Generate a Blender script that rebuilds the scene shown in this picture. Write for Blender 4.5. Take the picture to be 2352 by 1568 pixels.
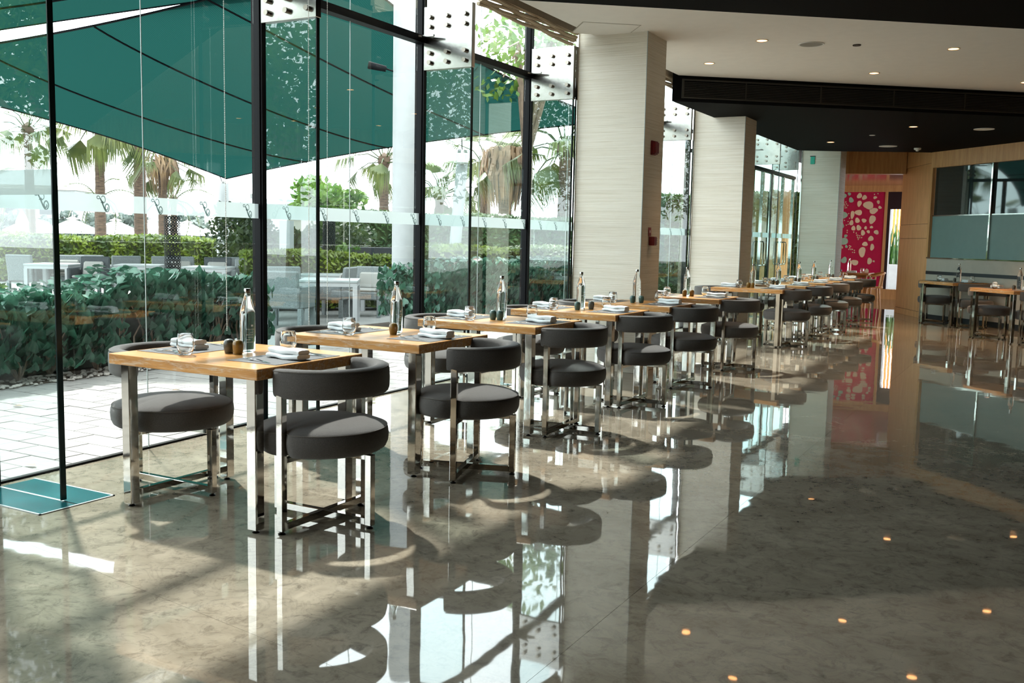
import bpy, bmesh, math, random
from math import sin, cos, pi, radians as R, atan2, hypot
from mathutils import Matrix, Vector

for o in list(bpy.data.objects):
    bpy.data.objects.remove(o, do_unlink=True)
S = bpy.context.scene
C = S.collection
rnd = random.Random(7)

# ------------------------------------------------------------------ camera
YAW, PITCH, ROLL = R(28.8), R(6.0402), R(1.1661)
fw = Vector((0, cos(PITCH), -sin(PITCH))); rt = Vector((1, 0, 0)); up = rt.cross(fw)
r2 = cos(ROLL) * rt + sin(ROLL) * up
u2 = -sin(ROLL) * rt + cos(ROLL) * up
M3 = Matrix((r2, u2, -fw)).transposed()
cam = bpy.data.objects.new('camera', bpy.data.cameras.new('camera'))
C.objects.link(cam)
cam.matrix_world = Matrix.Translation((0, 0, 1.33548)) @ Matrix.Rotation(YAW, 4, 'Z') @ M3.to_4x4()
cam.data.sensor_fit = 'HORIZONTAL'; cam.data.sensor_width = 36
cam.data.lens = 2229.73 / 2352 * 36
cam.data.clip_start = 0.05; cam.data.clip_end = 500
S.camera = cam

# ------------------------------------------------------------------ world, sun, exposure
W = bpy.data.worlds.new('sky'); S.world = W; W.use_nodes = True
bg = W.node_tree.nodes['Background']
bg.inputs[0].default_value = (0.90, 0.97, 1.0, 1); bg.inputs[1].default_value = 5.0
sd = bpy.data.lights.new('sun', 'SUN'); sd.energy = 8.0; sd.angle = R(2.0); sd.color = (1, .97, .92)
sun = bpy.data.objects.new('sun', sd); C.objects.link(sun)
el = R(53); az = Vector((-.85, .53)).normalized()
sdir = Vector((az.x * cos(el), az.y * cos(el), sin(el)))
sun.rotation_euler = sdir.to_track_quat('Z', 'Y').to_euler()
S.view_settings.view_transform = 'Standard'; S.view_settings.look = 'None'
S.view_settings.exposure = 0.42; S.view_settings.gamma = 1
S.view_settings.use_curve_mapping = False

# ------------------------------------------------------------------ materials
def nt(name):
    m = bpy.data.materials.new(name); m.use_nodes = True
    t = m.node_tree; t.nodes.clear()
    out = t.nodes.new('ShaderNodeOutputMaterial')
    return m, t, out
def N(t, typ, **kw):
    n = t.nodes.new(typ)
    for k, v in kw.items():
        if k.startswith('_'): n.inputs[k[1:].replace('_', ' ')].default_value = v
        else: setattr(n, k, v)
    return n
def coords(t, scale=(1, 1, 1), kind='Object', rot=(0, 0, 0)):
    tc = N(t, 'ShaderNodeTexCoord'); mp = N(t, 'ShaderNodeMapping')
    mp.inputs['Scale'].default_value = scale; mp.inputs['Rotation'].default_value = rot
    t.links.new(tc.outputs[kind], mp.inputs[0]); return mp.outputs[0]
def ramp(t, src, stops):
    r = N(t, 'ShaderNodeValToRGB'); e = r.color_ramp.elements
    while len(e) < len(stops): e.new(.5)
    for i, (p, c) in enumerate(stops):
        e[i].position = p; e[i].color = (*c, 1) if len(c) == 3 else c
    t.links.new(src, r.inputs[0]); return r.outputs[0]
def col4(c): return (c[0], c[1], c[2], 1)
def pm(name, col, rough=.5, metal=0, var=0., scale=8, stretch=(1, 1, 1), bump=0., bscale=60, kind='Object',
       spec=.5, trans=0, ior=1.45, emis=None, es=0, sheen=0, coat=0, sub=0):
    m, t, out = nt(name)
    b = N(t, 'ShaderNodeBsdfPrincipled'); t.links.new(b.outputs[0], out.inputs[0])
    b.inputs['Base Color'].default_value = col4(col); b.inputs['Roughness'].default_value = rough
    b.inputs['Metallic'].default_value = metal; b.inputs['IOR'].default_value = ior
    b.inputs['Specular IOR Level'].default_value = spec; b.inputs['Transmission Weight'].default_value = trans
    b.inputs['Sheen Weight'].default_value = sheen; b.inputs['Coat Weight'].default_value = coat
    if emis: b.inputs['Emission Color'].default_value = col4(emis); b.inputs['Emission Strength'].default_value = es
    if var:
        n = N(t, 'ShaderNodeTexNoise', _Scale=scale, _Detail=5.0); t.links.new(coords(t, stretch, kind), n.inputs['Vector'])
        lo = tuple(max(0, c * (1 - var)) for c in col); hi = tuple(min(1, c * (1 + var)) for c in col)
        t.links.new(ramp(t, n.outputs[0], [(.3, lo), (.7, hi)]), b.inputs['Base Color'])
    if bump:
        n2 = N(t, 'ShaderNodeTexNoise', _Scale=bscale, _Detail=3.0); t.links.new(coords(t, stretch, kind), n2.inputs['Vector'])
        bp = N(t, 'ShaderNodeBump', _Strength=bump, _Distance=.01)
        t.links.new(n2.outputs[0], bp.inputs['Height']); t.links.new(bp.outputs[0], b.inputs['Normal'])
    return m
M = {}
def thin_glass(name, tint, refl=1.0, ior=1.5, gcol=(1, 1, 1)):
    m, t, out = nt(name)
    tr = N(t, 'ShaderNodeBsdfTransparent'); tr.inputs[0].default_value = col4(tint)
    gl = N(t, 'ShaderNodeBsdfGlossy'); gl.inputs['Roughness'].default_value = 0.0; gl.inputs[0].default_value = col4(gcol)
    lw = N(t, 'ShaderNodeLayerWeight'); lw.inputs[0].default_value = .5
    pw_ = N(t, 'ShaderNodeMath', operation='POWER'); pw_.inputs[1].default_value = 4.0; t.links.new(lw.outputs['Facing'], pw_.inputs[0])
    fr = N(t, 'ShaderNodeMath', operation='MULTIPLY_ADD'); fr.inputs[1].default_value = .92; fr.inputs[2].default_value = .075; t.links.new(pw_.outputs[0], fr.inputs[0])
    ml = N(t, 'ShaderNodeMath', operation='MULTIPLY'); ml.inputs[1].default_value = refl; ml.use_clamp = True
    mx = N(t, 'ShaderNodeMixShader')
    t.links.new(fr.outputs[0], ml.inputs[0]); t.links.new(ml.outputs[0], mx.inputs[0])
    t.links.new(tr.outputs[0], mx.inputs[1]); t.links.new(gl.outputs[0], mx.inputs[2]); t.links.new(mx.outputs[0], out.inputs[0])
    return m
M['glass'] = thin_glass('facade glass', (.90, .955, .945), 1.0)
M['fin'] = thin_glass('fin glass', (.80, .915, .915), 1.15)
M['farglass'] = thin_glass('door glass', (.62, .80, .77), 1.3)
def sheer(name, col, tint, fac):
    m, t, out = nt(name)
    tr = N(t, 'ShaderNodeBsdfTransparent'); tr.inputs[0].default_value = col4(tint)
    df = N(t, 'ShaderNodeBsdfDiffuse'); df.inputs[0].default_value = col4(col)
    tl = N(t, 'ShaderNodeBsdfTranslucent'); tl.inputs[0].default_value = col4(col)
    m1 = N(t, 'ShaderNodeMixShader'); m1.inputs[0].default_value = .5
    mx = N(t, 'ShaderNodeMixShader'); mx.inputs[0].default_value = fac
    t.links.new(df.outputs[0], m1.inputs[1]); t.links.new(tl.outputs[0], m1.inputs[2])
    t.links.new(tr.outputs[0], mx.inputs[1]); t.links.new(m1.outputs[0], mx.inputs[2]); t.links.new(mx.outputs[0], out.inputs[0])
    return m
M['frost'] = sheer('frosted film', (.44, .49, .485), (.9, .97, .96), .93)
M['logo'] = sheer('clear monogram', (.05, .10, .09), (.35, .42, .40), .45)
def leafmat(name, c1, c2, scale=6, tr=.35, kind='Object', rough=.45):
    m, t, out = nt(name)
    n = N(t, 'ShaderNodeTexNoise', _Scale=scale, _Detail=3.0); t.links.new(coords(t, (1, 1, 1), kind), n.inputs['Vector'])
    cc = ramp(t, n.outputs[0], [(.35, c1), (.65, c2)])
    b = N(t, 'ShaderNodeBsdfPrincipled'); b.inputs['Roughness'].default_value = rough; t.links.new(cc, b.inputs['Base Color'])
    tl = N(t, 'ShaderNodeBsdfTranslucent'); t.links.new(cc, tl.inputs[0])
    mx = N(t, 'ShaderNodeMixShader'); mx.inputs[0].default_value = tr
    t.links.new(b.outputs[0], mx.inputs[1]); t.links.new(tl.outputs[0], mx.inputs[2]); t.links.new(mx.outputs[0], out.inputs[0])
    return m
M['heart'] = leafmat('heart leaf', (.014, .060, .036), (.055, .155, .098), 9, .2, rough=.32)
M['heartred'] = leafmat('young leaf', (.07, .035, .025), (.12, .06, .03), 5, .2)
M['box'] = leafmat('boxwood', (.025, .055, .007), (.17, .23, .02), 2.2, .3)
M['darkbush'] = leafmat('dark bush', (.010, .026, .007), (.05, .08, .016), 2.5, .25)
M['tallhedge'] = leafmat('tall hedge', (.02, .055, .015), (.06, .11, .03), 1.5, .25)
M['tree'] = leafmat('tree leaf', (.035, .10, .012), (.13, .22, .03), 1.5, .35)
M['frond'] = leafmat('palm frond', (.025, .055, .018), (.11, .13, .03), .8, .3)
M['deadfrond'] = leafmat('dry frond', (.11, .06, .028), (.27, .17, .085), 1.2, .25)
M['snake'] = leafmat('snake plant', (.01, .05, .008), (.05, .13, .02), 9, .2)
M['trunk'] = pm('palm trunk', (.085, .055, .037), .9, var=.5, scale=5, stretch=(1, 1, 6), bump=.6, bscale=20)
M['twig'] = pm('twig', (.20, .14, .10), .8, var=.3)
M['soil'] = pm('garden soil', (.05, .035, .025), .95, var=.4)
M['pebble'] = pm('pebble', (.30, .27, .24), .8, var=.4, scale=3)
M['paving'] = pm('paving stone', (.175, .165, .152), .75, var=.10, scale=3, bump=.15, bscale=40)
M['joint'] = pm('paving joint', (.07, .062, .055), .9)
M['patio'] = pm('patio stone', (.22, .22, .21), .7, var=.12, scale=1.2)
M['sand'] = pm('far ground', (.55, .50, .42), .9, var=.1)
def sailmat():
    m, t, out = nt('shade sail')
    wv = N(t, 'ShaderNodeTexWave', _Scale=9.0, _Distortion=1.0, _Detail=1.0); t.links.new(coords(t, (1, 1, 1)), wv.inputs['Vector'])
    cc = ramp(t, wv.outputs[0], [(0, (.0055, .031, .027)), (1, (.0085, .042, .036))])
    df = N(t, 'ShaderNodeBsdfDiffuse'); tl = N(t, 'ShaderNodeBsdfTranslucent')
    t.links.new(cc, df.inputs[0]); t.links.new(cc, tl.inputs[0])
    mx = N(t, 'ShaderNodeMixShader'); mx.inputs[0].default_value = .42
    t.links.new(df.outputs[0], mx.inputs[1]); t.links.new(tl.outputs[0], mx.inputs[2]); t.links.new(mx.outputs[0], out.inputs[0])
    return m
M['sail'] = sailmat()
M['black'] = pm('black frame', (.003, .003, .004), .4, spec=.12)
M['finedge'] = pm('glass edge', (.002, .012, .012), .25, spec=.3)
M['seam'] = pm('pale joint', (.33, .37, .36), .5)
M['steel'] = pm('stainless plate', (.40, .39, .37), .16, 1, var=.15, scale=3, bump=.08, bscale=9)
M['bolt'] = pm('steel bolt', (.30, .27, .23), .25, 1)
M['chrome'] = pm('chrome', (.53, .505, .465), .06, 1, bump=.02, bscale=14)
M['darkmetal'] = pm('dark metal', (.03, .028, .026), .3, 1)
M['cutlery'] = pm('cutlery steel', (.75, .75, .75), .1, 1)
M['fabric'] = pm('charcoal wool', (.078, .071, .066), .95, var=.22, scale=260, bump=.35, bscale=420, sheen=.25, spec=.2)
M['piping'] = pm('seam piping', (.12, .11, .10), .9, spec=.2)
M['napkin'] = pm('white linen', (.72, .75, .76), .85, var=.05, bump=.2, bscale=200)
M['white'] = pm('white paint', (.80, .79, .76), .6)
M['outwhite'] = pm('white render', (.34, .35, .35), .6, var=.04)
M['canvas'] = pm('parasol canvas', (.88, .87, .84), .8)
M['ceilwhite'] = pm('ceiling white', (.80, .76, .70), .7, var=.02)
M['ceilblack'] = pm('ceiling black', (.005, .005, .005), .7, spec=.03)
M['grille'] = pm('grille metal', (.020, .018, .014), .5)
M['beige'] = pm('beige blind', (.52, .42, .30), .9, var=.10, scale=20, stretch=(1, 6, 1))
M['bench'] = pm('upholstered wall', (.42, .39, .33), .7, var=.04)
M['stripe'] = pm('dark stripe', (.015, .02, .025), .4)
M['red'] = pm('crimson lacquer', (.50, .002, .075), .4, var=.05)
M['pink'] = pm('rose gloss ceiling', (.45, .16, .13), .12)
M['mirror'] = pm('mirror', (.80, .77, .70), .12, .45)
M['mirrorteal'] = pm('teal mirror', (.36, .62, .58), .12, .3)
M['plum'] = pm('plum wall', (.018, .005, .012), .5)
M['orange'] = pm('orange slat', (.60, .20, .03), .6, var=.2)
M['alarm'] = pm('alarm red', (.16, .004, .008), .4)
M['lampring'] = pm('lamp ring', (.6, .5, .4), .4)
M['lamp'] = pm('lamp glow', (1, .6, .3), .5, emis=(1, .45, .16), es=7)
M['exit'] = pm('exit sign', (.02, .40, .28), .4)
M['speaker'] = pm('speaker cloth', (.28, .26, .23), .7)
M['whiteplastic'] = pm('white plastic', (.7, .68, .64), .5)
M['frosted_wall'] = pm('frosted panel', (.16, .26, .25), .38, var=.03)
M['darkglass'] = pm('reflective dark glass', (.02, .03, .03), .03, 0, spec=.6, ior=1.7)
M['wicker'] = pm('grey wicker', (.15, .17, .17), .7, var=.35, scale=60, stretch=(1, 1, 2), bump=.5, bscale=90)
M['wickerdark'] = pm('dark wicker', (.035, .043, .047), .7, var=.3, scale=60, bump=.5, bscale=90)
M['cushion'] = pm('patio cushion', (.27, .27, .25), .9)
M['tabletopout'] = pm('patio table top', (.30, .33, .325), .35)
M['lantern'] = pm('lantern metal', (.006, .007, .008), .6, spec=.1)
M['woodchair'] = pm('bent wood', (.40, .17, .05), .4, var=.2, scale=6, stretch=(1, 1, 8))
def real_glass(name, col, ior, rough=0):
    return pm(name, col, rough, trans=1, ior=ior)
M['bottle'] = real_glass('bottle glass', (.97, .99, .985), 1.38)
M['tumbler'] = real_glass('tumbler glass', (.98, .99, .99), 1.45)
M['print'] = pm('white print', (.85, .87, .86), .6)
M['teal_inlay'] = pm('teal glass cover', (.010, .085, .092), .18, var=.3, scale=4, spec=.25)
def shakermat(name, c1, c2, z0=.02):
    m, t, out = nt(name)
    wv = N(t, 'ShaderNodeTexWave', _Scale=45.0, _Distortion=2.0, _Detail=2.0, bands_direction='Z'); t.links.new(coords(t), wv.inputs['Vector'])
    b = N(t, 'ShaderNodeBsdfPrincipled'); b.inputs['Roughness'].default_value = .28
    t.links.new(ramp(t, wv.outputs[0], [(.1, c1), (.9, c2)]), b.inputs['Base Color']); t.links.new(b.outputs[0], out.inputs[0]); return m
M['ochre'] = shakermat('ochre glaze', (.14, .075, .012), (.24, .14, .025))
M['slate'] = shakermat('slate glaze', (.035, .038, .03), (.09, .095, .08))
M['tealglaze'] = shakermat('teal glaze', (.03, .075, .07), (.07, .13, .115))
def matweave():
    m, t, out = nt('woven placemat')
    wv = N(t, 'ShaderNodeTexWave', _Scale=42.0, _Distortion=0.0, bands_direction='X')
    t.links.new(coords(t, (1, 1, 1), 'Object', (0, 0, R(0))), wv.inputs['Vector'])
    b = N(t, 'ShaderNodeBsdfPrincipled'); b.inputs['Roughness'].default_value = .7; b.inputs['Specular IOR Level'].default_value = .15
    t.links.new(ramp(t, wv.outputs[0], [(.45, (.010, .010, .012)), (.6, (.20, .20, .20))]), b.inputs['Base Color'])
    t.links.new(b.outputs[0], out.inputs[0]); return m
M['mat'] = matweave()
def marble():
    m, t, out = nt('polished marble'); b = N(t, 'ShaderNodeBsdfPrincipled'); t.links.new(b.outputs[0], out.inputs[0])
    v = coords(t)
    n1 = N(t, 'ShaderNodeTexNoise', _Scale=2.6, _Detail=9.0, _Roughness=.65, _Distortion=.8); t.links.new(v, n1.inputs['Vector'])
    c1 = ramp(t, n1.outputs[0], [(.28, (.180, .152, .112)), (.5, (.245, .210, .160)), (.72, (.33, .285, .22))])
    n2 = N(t, 'ShaderNodeTexNoise', _Scale=14.0, _Detail=10.0, _Roughness=.75, _Distortion=.8); t.links.new(v, n2.inputs['Vector'])
    c2 = ramp(t, n2.outputs[0], [(.34, (.55, .55, .55)), (.5, (1, 1, 1))])
    n3 = N(t, 'ShaderNodeTexNoise', _Scale=3.0, _Detail=8.0, _Roughness=.6, _Distortion=2.5); t.links.new(v, n3.inputs['Vector'])
    c3 = ramp(t, n3.outputs[0], [(.47, (1, 1, 1)), (.5, (.55, .55, .55)), (.53, (1, 1, 1))])
    x1 = N(t, 'ShaderNodeMix', data_type='RGBA', blend_type='MULTIPLY'); x1.inputs[0].default_value = .95
    t.links.new(c1, x1.inputs[6]); t.links.new(c2, x1.inputs[7])
    x2 = N(t, 'ShaderNodeMix', data_type='RGBA', blend_type='MULTIPLY'); x2.inputs[0].default_value = .3
    t.links.new(x1.outputs[2], x2.inputs[6]); t.links.new(c3, x2.inputs[7]); t.links.new(x2.outputs[2], b.inputs['Base Color'])
    b.inputs['Roughness'].default_value = .025; b.inputs['IOR'].default_value = 1.75
    n4 = N(t, 'ShaderNodeTexNoise', _Scale=2.2, _Detail=2.0); t.links.new(v, n4.inputs['Vector'])
    bp = N(t, 'ShaderNodeBump', _Strength=.05, _Distance=.02); t.links.new(n4.outputs[0], bp.inputs['Height']); t.links.new(bp.outputs[0], b.inputs['Normal'])
    return m
M['marble'] = marble()
def oak():
    m, t, out = nt('golden oak'); b = N(t, 'ShaderNodeBsdfPrincipled'); t.links.new(b.outputs[0], out.inputs[0])
    v = coords(t, (2.2, 26, 26))
    n = N(t, 'ShaderNodeTexNoise', _Scale=1.6, _Detail=7.0, _Roughness=.62, _Distortion=.6); t.links.new(v, n.inputs['Vector'])
    base = ramp(t, n.outputs[0], [(.3, (.36, .155, .040)), (.5, (.50, .235, .068)), (.72, (.60, .31, .105))])
    n2 = N(t, 'ShaderNodeTexNoise', _Scale=2.4, _Detail=9.0, _Roughness=.75, _Distortion=1.0); t.links.new(coords(t, (3, 20, 30)), n2.inputs['Vector'])
    wm = ramp(t, n2.outputs[0], [(.50, (0, 0, 0)), (.62, (1, 1, 1))])
    g = N(t, 'ShaderNodeNewGeometry'); sp = N(t, 'ShaderNodeSeparateXYZ'); t.links.new(g.outputs['Normal'], sp.inputs[0])
    ls = N(t, 'ShaderNodeMath', operation='LESS_THAN'); ls.inputs[1].default_value = .6; t.links.new(sp.outputs[2], ls.inputs[0])
    mu = N(t, 'ShaderNodeMath', operation='MULTIPLY'); t.links.new(wm, mu.inputs[0]); t.links.new(ls.outputs[0], mu.inputs[1])
    m2 = N(t, 'ShaderNodeMath', operation='MULTIPLY'); m2.inputs[1].default_value = .6; t.links.new(mu.outputs[0], m2.inputs[0])
    x = N(t, 'ShaderNodeMix', data_type='RGBA'); t.links.new(m2.outputs[0], x.inputs[0]); t.links.new(base, x.inputs[6])
    x.inputs[7].default_value = (.62, .55, .45, 1); t.links.new(x.outputs[2], b.inputs['Base Color'])
    b.inputs['Roughness'].default_value = .28; b.inputs['Specular IOR Level'].default_value = .3
    return m
M['oak'] = oak()
def panelwood():
    m, t, out = nt('veneer'); b = N(t, 'ShaderNodeBsdfPrincipled'); t.links.new(b.outputs[0], out.inputs[0])
    n = N(t, 'ShaderNodeTexNoise', _Scale=1.5, _Detail=7.0, _Roughness=.6, _Distortion=.4); t.links.new(coords(t, (14, 14, 1.2)), n.inputs['Vector'])
    t.links.new(ramp(t, n.outputs[0], [(.3, (.46, .24, .095)), (.55, (.58, .325, .14)), (.75, (.66, .40, .185))]), b.inputs['Base Color'])
    b.inputs['Roughness'].default_value = .35; return m
M['veneer'] = panelwood()
def ribwall():
    m, t, out = nt('ribbed wallcovering'); b = N(t, 'ShaderNodeBsdfPrincipled'); t.links.new(b.outputs[0], out.inputs[0])
    n = N(t, 'ShaderNodeTexNoise', _Scale=1.0, _Detail=4.0, _Roughness=.7); t.links.new(coords(t, (1.1, 1.1, 150)), n.inputs['Vector'])
    t.links.new(ramp(t, n.outputs[0], [(.30, (.52, .465, .37)), (.46, (.70, .645, .54)), (.62, (.78, .74, .66)), (.75, (.64, .585, .49))]), b.inputs['Base Color'])
    b.inputs['Roughness'].default_value = .7
    bp = N(t, 'ShaderNodeBump', _Strength=.7, _Distance=.006); t.links.new(n.outputs[0], bp.inputs['Height']); t.links.new(bp.outputs[0], b.inputs['Normal'])
    return m
M['rib'] = ribwall()

# ------------------------------------------------------------------ mesh builder
class MB:
    def __init__(s): s.v = []; s.f = []
    def add(s, vs, fs):
        k = len(s.v); s.v += [tuple(p) for p in vs]; s.f += [tuple(i + k for i in f) for f in fs]; return s
    def box(s, x0, x1, y0, y1, z0, z1):
        return s.add([(x0, y0, z0), (x1, y0, z0), (x1, y1, z0), (x0, y1, z0), (x0, y0, z1), (x1, y0, z1), (x1, y1, z1), (x0, y1, z1)],
                     [(0, 3, 2, 1), (4, 5, 6, 7), (0, 1, 5, 4), (1, 2, 6, 5), (2, 3, 7, 6), (3, 0, 4, 7)])
    def bar(s, p0, p1, w, h, upv=(0, 0, 1)):
        p0, p1 = Vector(p0), Vector(p1); d = (p1 - p0).normalized(); a = d.cross(Vector(upv))
        if a.length < 1e-5: a = Vector((1, 0, 0))
        a.normalize(); b = a.cross(d); a *= w / 2; b *= h / 2
        vs = [p + q for p in (p0, p1) for q in (-a - b, a - b, a + b, -a + b)]
        return s.add(vs, [(0, 1, 2, 3), (7, 6, 5, 4), (0, 4, 5, 1), (1, 5, 6, 2), (2, 6, 7, 3), (3, 7, 4, 0)])
    def prism(s, poly, z0, z1):
        n = len(poly); vs = [(x, y, z0) for x, y in poly] + [(x, y, z1) for x, y in poly]
        return s.add(vs, [tuple(range(n))[::-1], tuple(range(n, 2 * n))] + [(i, (i + 1) % n, n + (i + 1) % n, n + i) for i in range(n)])
    def wallseg(s, a, b, th, z0, z1):
        d = Vector((b[0] - a[0], b[1] - a[1])).normalized(); n = Vector((-d.y, d.x)) * th
        return s.prism([(a[0], a[1]), (b[0], b[1]), (b[0] + n.x, b[1] + n.y), (a[0] + n.x, a[1] + n.y)], z0, z1)
    def lathe(s, prof, n=24, c=(0, 0, 0), rf=None, closed=False):
        vs = []; m = len(prof)
        for i in range(n):
            a = 2 * pi * i / n; k = rf(a) if rf else 1
            for r, z in prof: vs.append((c[0] + r * k * cos(a), c[1] + r * k * sin(a), c[2] + z))
        fs = []
        for i in range(n):
            j = (i + 1) % n
            for q in range(m - 1 if not closed else m):
                w = (q + 1) % m
                fs.append((i * m + q, j * m + q, j * m + w, i * m + w))
        if not closed:
            if prof[0][0] > 1e-6: fs.append(tuple(i * m for i in range(n))[::-1])
            if prof[-1][0] > 1e-6: fs.append(tuple(i * m + m - 1 for i in range(n)))
        return s.add(vs, fs)
    def tube(s, pts, r, n=8, cap=True):
        pts = [Vector(p) for p in pts]; m = len(pts); rr = r if isinstance(r, (list, tuple)) else [r] * m
        vs = []; prev = None
        for i, p in enumerate(pts):
            d = (pts[min(i + 1, m - 1)] - pts[max(i - 1, 0)]).normalized()
            a = prev - d * prev.dot(d) if prev else d.orthogonal()
            if a.length < 1e-6: a = d.orthogonal()
            a.normalize(); prev = a; b = d.cross(a)
            for k in range(n):
                t = 2 * pi * k / n; vs.append(p + (a * cos(t) + b * sin(t)) * rr[i])
        fs = [(i * n + k, i * n + (k + 1) % n, (i + 1) * n + (k + 1) % n, (i + 1) * n + k) for i in range(m - 1) for k in range(n)]
        if cap: fs += [tuple(range(n))[::-1], tuple((m - 1) * n + k for k in range(n))]
        return s.add(vs, fs)
    def sweep(s, pts, sec):   # sec: function(i) -> list of (out, up) offsets; pts: list of (pos, outdir)
        m = len(pts); n = len(sec(0)); vs = []
        for i, (p, o) in enumerate(pts):
            for a, b in sec(i): vs.append((p[0] + o[0] * a, p[1] + o[1] * a, p[2] + b))
        fs = [(i * n + k, (i + 1) * n + k, (i + 1) * n + (k + 1) % n, i * n + (k + 1) % n) for i in range(m - 1) for k in range(n)]
        fs += [tuple(range(n)), tuple((m - 1) * n + k for k in range(n))[::-1]]
        return s.add(vs, fs)
    def mesh(s, name, mat, smooth=False, bevel=0, seg=1, ang=40):
        me = bpy.data.meshes.new(name); me.from_pydata(s.v, [], s.f)
        if bevel or True:
            bm = bmesh.new(); bm.from_mesh(me)
            if bevel:
                bmesh.ops.remove_doubles(bm, verts=bm.verts, dist=1e-6)
                bmesh.ops.bevel(bm, geom=[e for e in bm.edges if len(e.link_faces) == 2 and e.calc_face_angle(0) > .6], offset=bevel, segments=seg, affect='EDGES', clamp_overlap=True)
            if len(bm.faces) < 4000: bmesh.ops.recalc_face_normals(bm, faces=bm.faces)
            bm.to_mesh(me); bm.free()
        if smooth:
            me.shade_smooth()
            try: me.set_sharp_from_angle(angle=R(ang))
            except Exception: pass
        me.materials.append(mat); me.update()
        return me
    def build(s, name, mat, parent=None, loc=(0, 0, 0), rz=0, **kw):
        return link(name, s.mesh(name, mat if not isinstance(mat, str) else M[mat], **kw), parent, loc, rz)
def link(name, me, parent=None, loc=(0, 0, 0), rz=0):
    o = bpy.data.objects.new(name, me); C.objects.link(o)
    o.location = loc; o.rotation_euler = (0, 0, rz)
    if parent: o.parent = parent
    return o
def empty(name, loc=(0, 0, 0), rz=0): 
    o = link(name, None, None, loc, rz); o.empty_display_size = .1; return o
def tag(o, label=None, cat=None, group=None, kind=None):
    if label: o['label'] = label
    if cat: o['category'] = cat
    if group: o['group'] = group
    if kind: o['kind'] = kind
    return o
KIDS = {}
def copy_tree(o, parent=None):
    c = o.copy(); C.objects.link(c); c.parent = parent
    for ch in list(o.children): copy_tree(ch, c)
    return c
def struct(o): o['kind'] = 'structure'; return o
def sbox(name, mat, *b, bevel=0): return struct(MB().box(*b).build(name, mat, bevel=bevel))

# ================================================================== SETTING
# ---- facade line
FAC = [(-8, -4.62), (-1, -4.66), (3.04, -4.74), (5.14, -4.85), (7.14, -4.87), (9.12, -4.87), (13.3, -5.03), (14.5, -4.95), (15, -4.87), (40, -4.87)]
def fx(y):
    for (a, xa), (b, xb) in zip(FAC, FAC[1:]):
        if a <= y <= b: return xa + (xb - xa) * (y - a) / (b - a)
# ---- floor: large marble slabs with fine joints
floor = struct(MB().prism([(-4.6, -8), (8, -8), (8, 40), (-4.6, 40)], -.12, -.02).build('floor', pm('floor grout', (.12, .10, .075), .5)))
lines = [(-8.1, -8.1), (-4.6, -9.5), (-1.0, -5.0), (2.67, 1.22), (4.2, 7.2), (5.9, 12.55), (9.5, 16.4), (12.9, 20.2), (16.3, 24), (19.7, 28), (23.1, 32), (27.5, 36), (33, 40)]
def yl(i, x): a, b = lines[i]; return a + (b - a) * (x + 4.75) / 10.75
XS = [-4.84, -1.3, 2.0, 5.0, 8.0]
for i in range(len(lines) - 1):
    for j in range(len(XS) - 1):
        g = .0006; x0, x1 = XS[j] + g, XS[j + 1] - g
        if yl(i + 1, (x0 + x1) / 2) < -8 or yl(i, x0) > 36: continue
        left = [(x0, yl(i, x0) + g), (x0, yl(i + 1, x0) - g)]
        if j == 0:
            ya, yb = max(yl(i, -4.8), -8) + g, yl(i + 1, -4.8) - g
            left = [(fx(y), y) for y in [ya] + [q for q, _ in FAC if ya < q < yb] + [yb]]
        MB().prism(left + [(x1, yl(i + 1, x1) - g), (x1, yl(i, x1) + g)], -.02, 0).build('floor_slab', 'marble', floor)
th = MB()
for (a, xa), (b, xb) in zip(FAC, FAC[1:]): th.wallseg((xa, a), (xb, min(b, 24)), .035, -.02, .012)
struct(th.build('trim_1', 'black'))

STROKES = [
    [(.12 + .12 * cos(t * pi / 6 + .6), .13 + .085 * sin(t * pi / 6 + .6)) for t in range(12)],
    [(.24, .14), (.38, .36), (.5, .6), (.62, .82), (.78, .98), (.92, .93), (1.0, .78), (.97, .6), (.85, .5), (.73, .56), (.68, .7), (.73, .83), (.83, .86), (.89, .78), (.86, .7)],
    [(.30, .18), (.42, .38), (.56, .64), (.70, .86), (.80, .96)],
    [(.38, .12), (.5, .03), (.64, .09), (.7, .25), (.66, .38), (.55, .42), (.46, .33)],
    [(.32, .44), (.45, .41), (.57, .48)]]
def smoothline(p, n=4):
    out = []
    for i in range(len(p) - 1):
        a, b, c, d = p[max(i - 1, 0)], p[i], p[i + 1], p[min(i + 2, len(p) - 1)]
        for k in range(n):
            t = k / n
            out.append(tuple(.5 * (2 * b[q] + (c[q] - a[q]) * t + (2 * a[q] - 5 * b[q] + 4 * c[q] - d[q]) * t * t + (3 * b[q] - a[q] - 3 * c[q] + d[q]) * t ** 3) for q in (0, 1)))
    out.append(p[-1]); return out
def monogram():
    mb = MB()
    for si, st in enumerate(STROKES):
        p = smoothline(st); w = .0034 if si in (1, 2) else .0024
        vs = []
        for i, (u, v) in enumerate(p):
            du = p[min(i + 1, len(p) - 1)][0] - p[max(i - 1, 0)][0]; dv = p[min(i + 1, len(p) - 1)][1] - p[max(i - 1, 0)][1]
            l = hypot(du, dv) or 1; nx, ny = -dv / l * w, du / l * w
            y, z = (u - .5) * .085, -(v - .5) * .095
            vs += [(0, y + nx, z - ny), (0, y - nx, z + ny)]
        mb.add(vs, [(2 * i, 2 * i + 1, 2 * i + 3, 2 * i + 2) for i in range(len(p) - 1)])
    return mb.mesh('monogram', M['logo'])
MONO = monogram()

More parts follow.
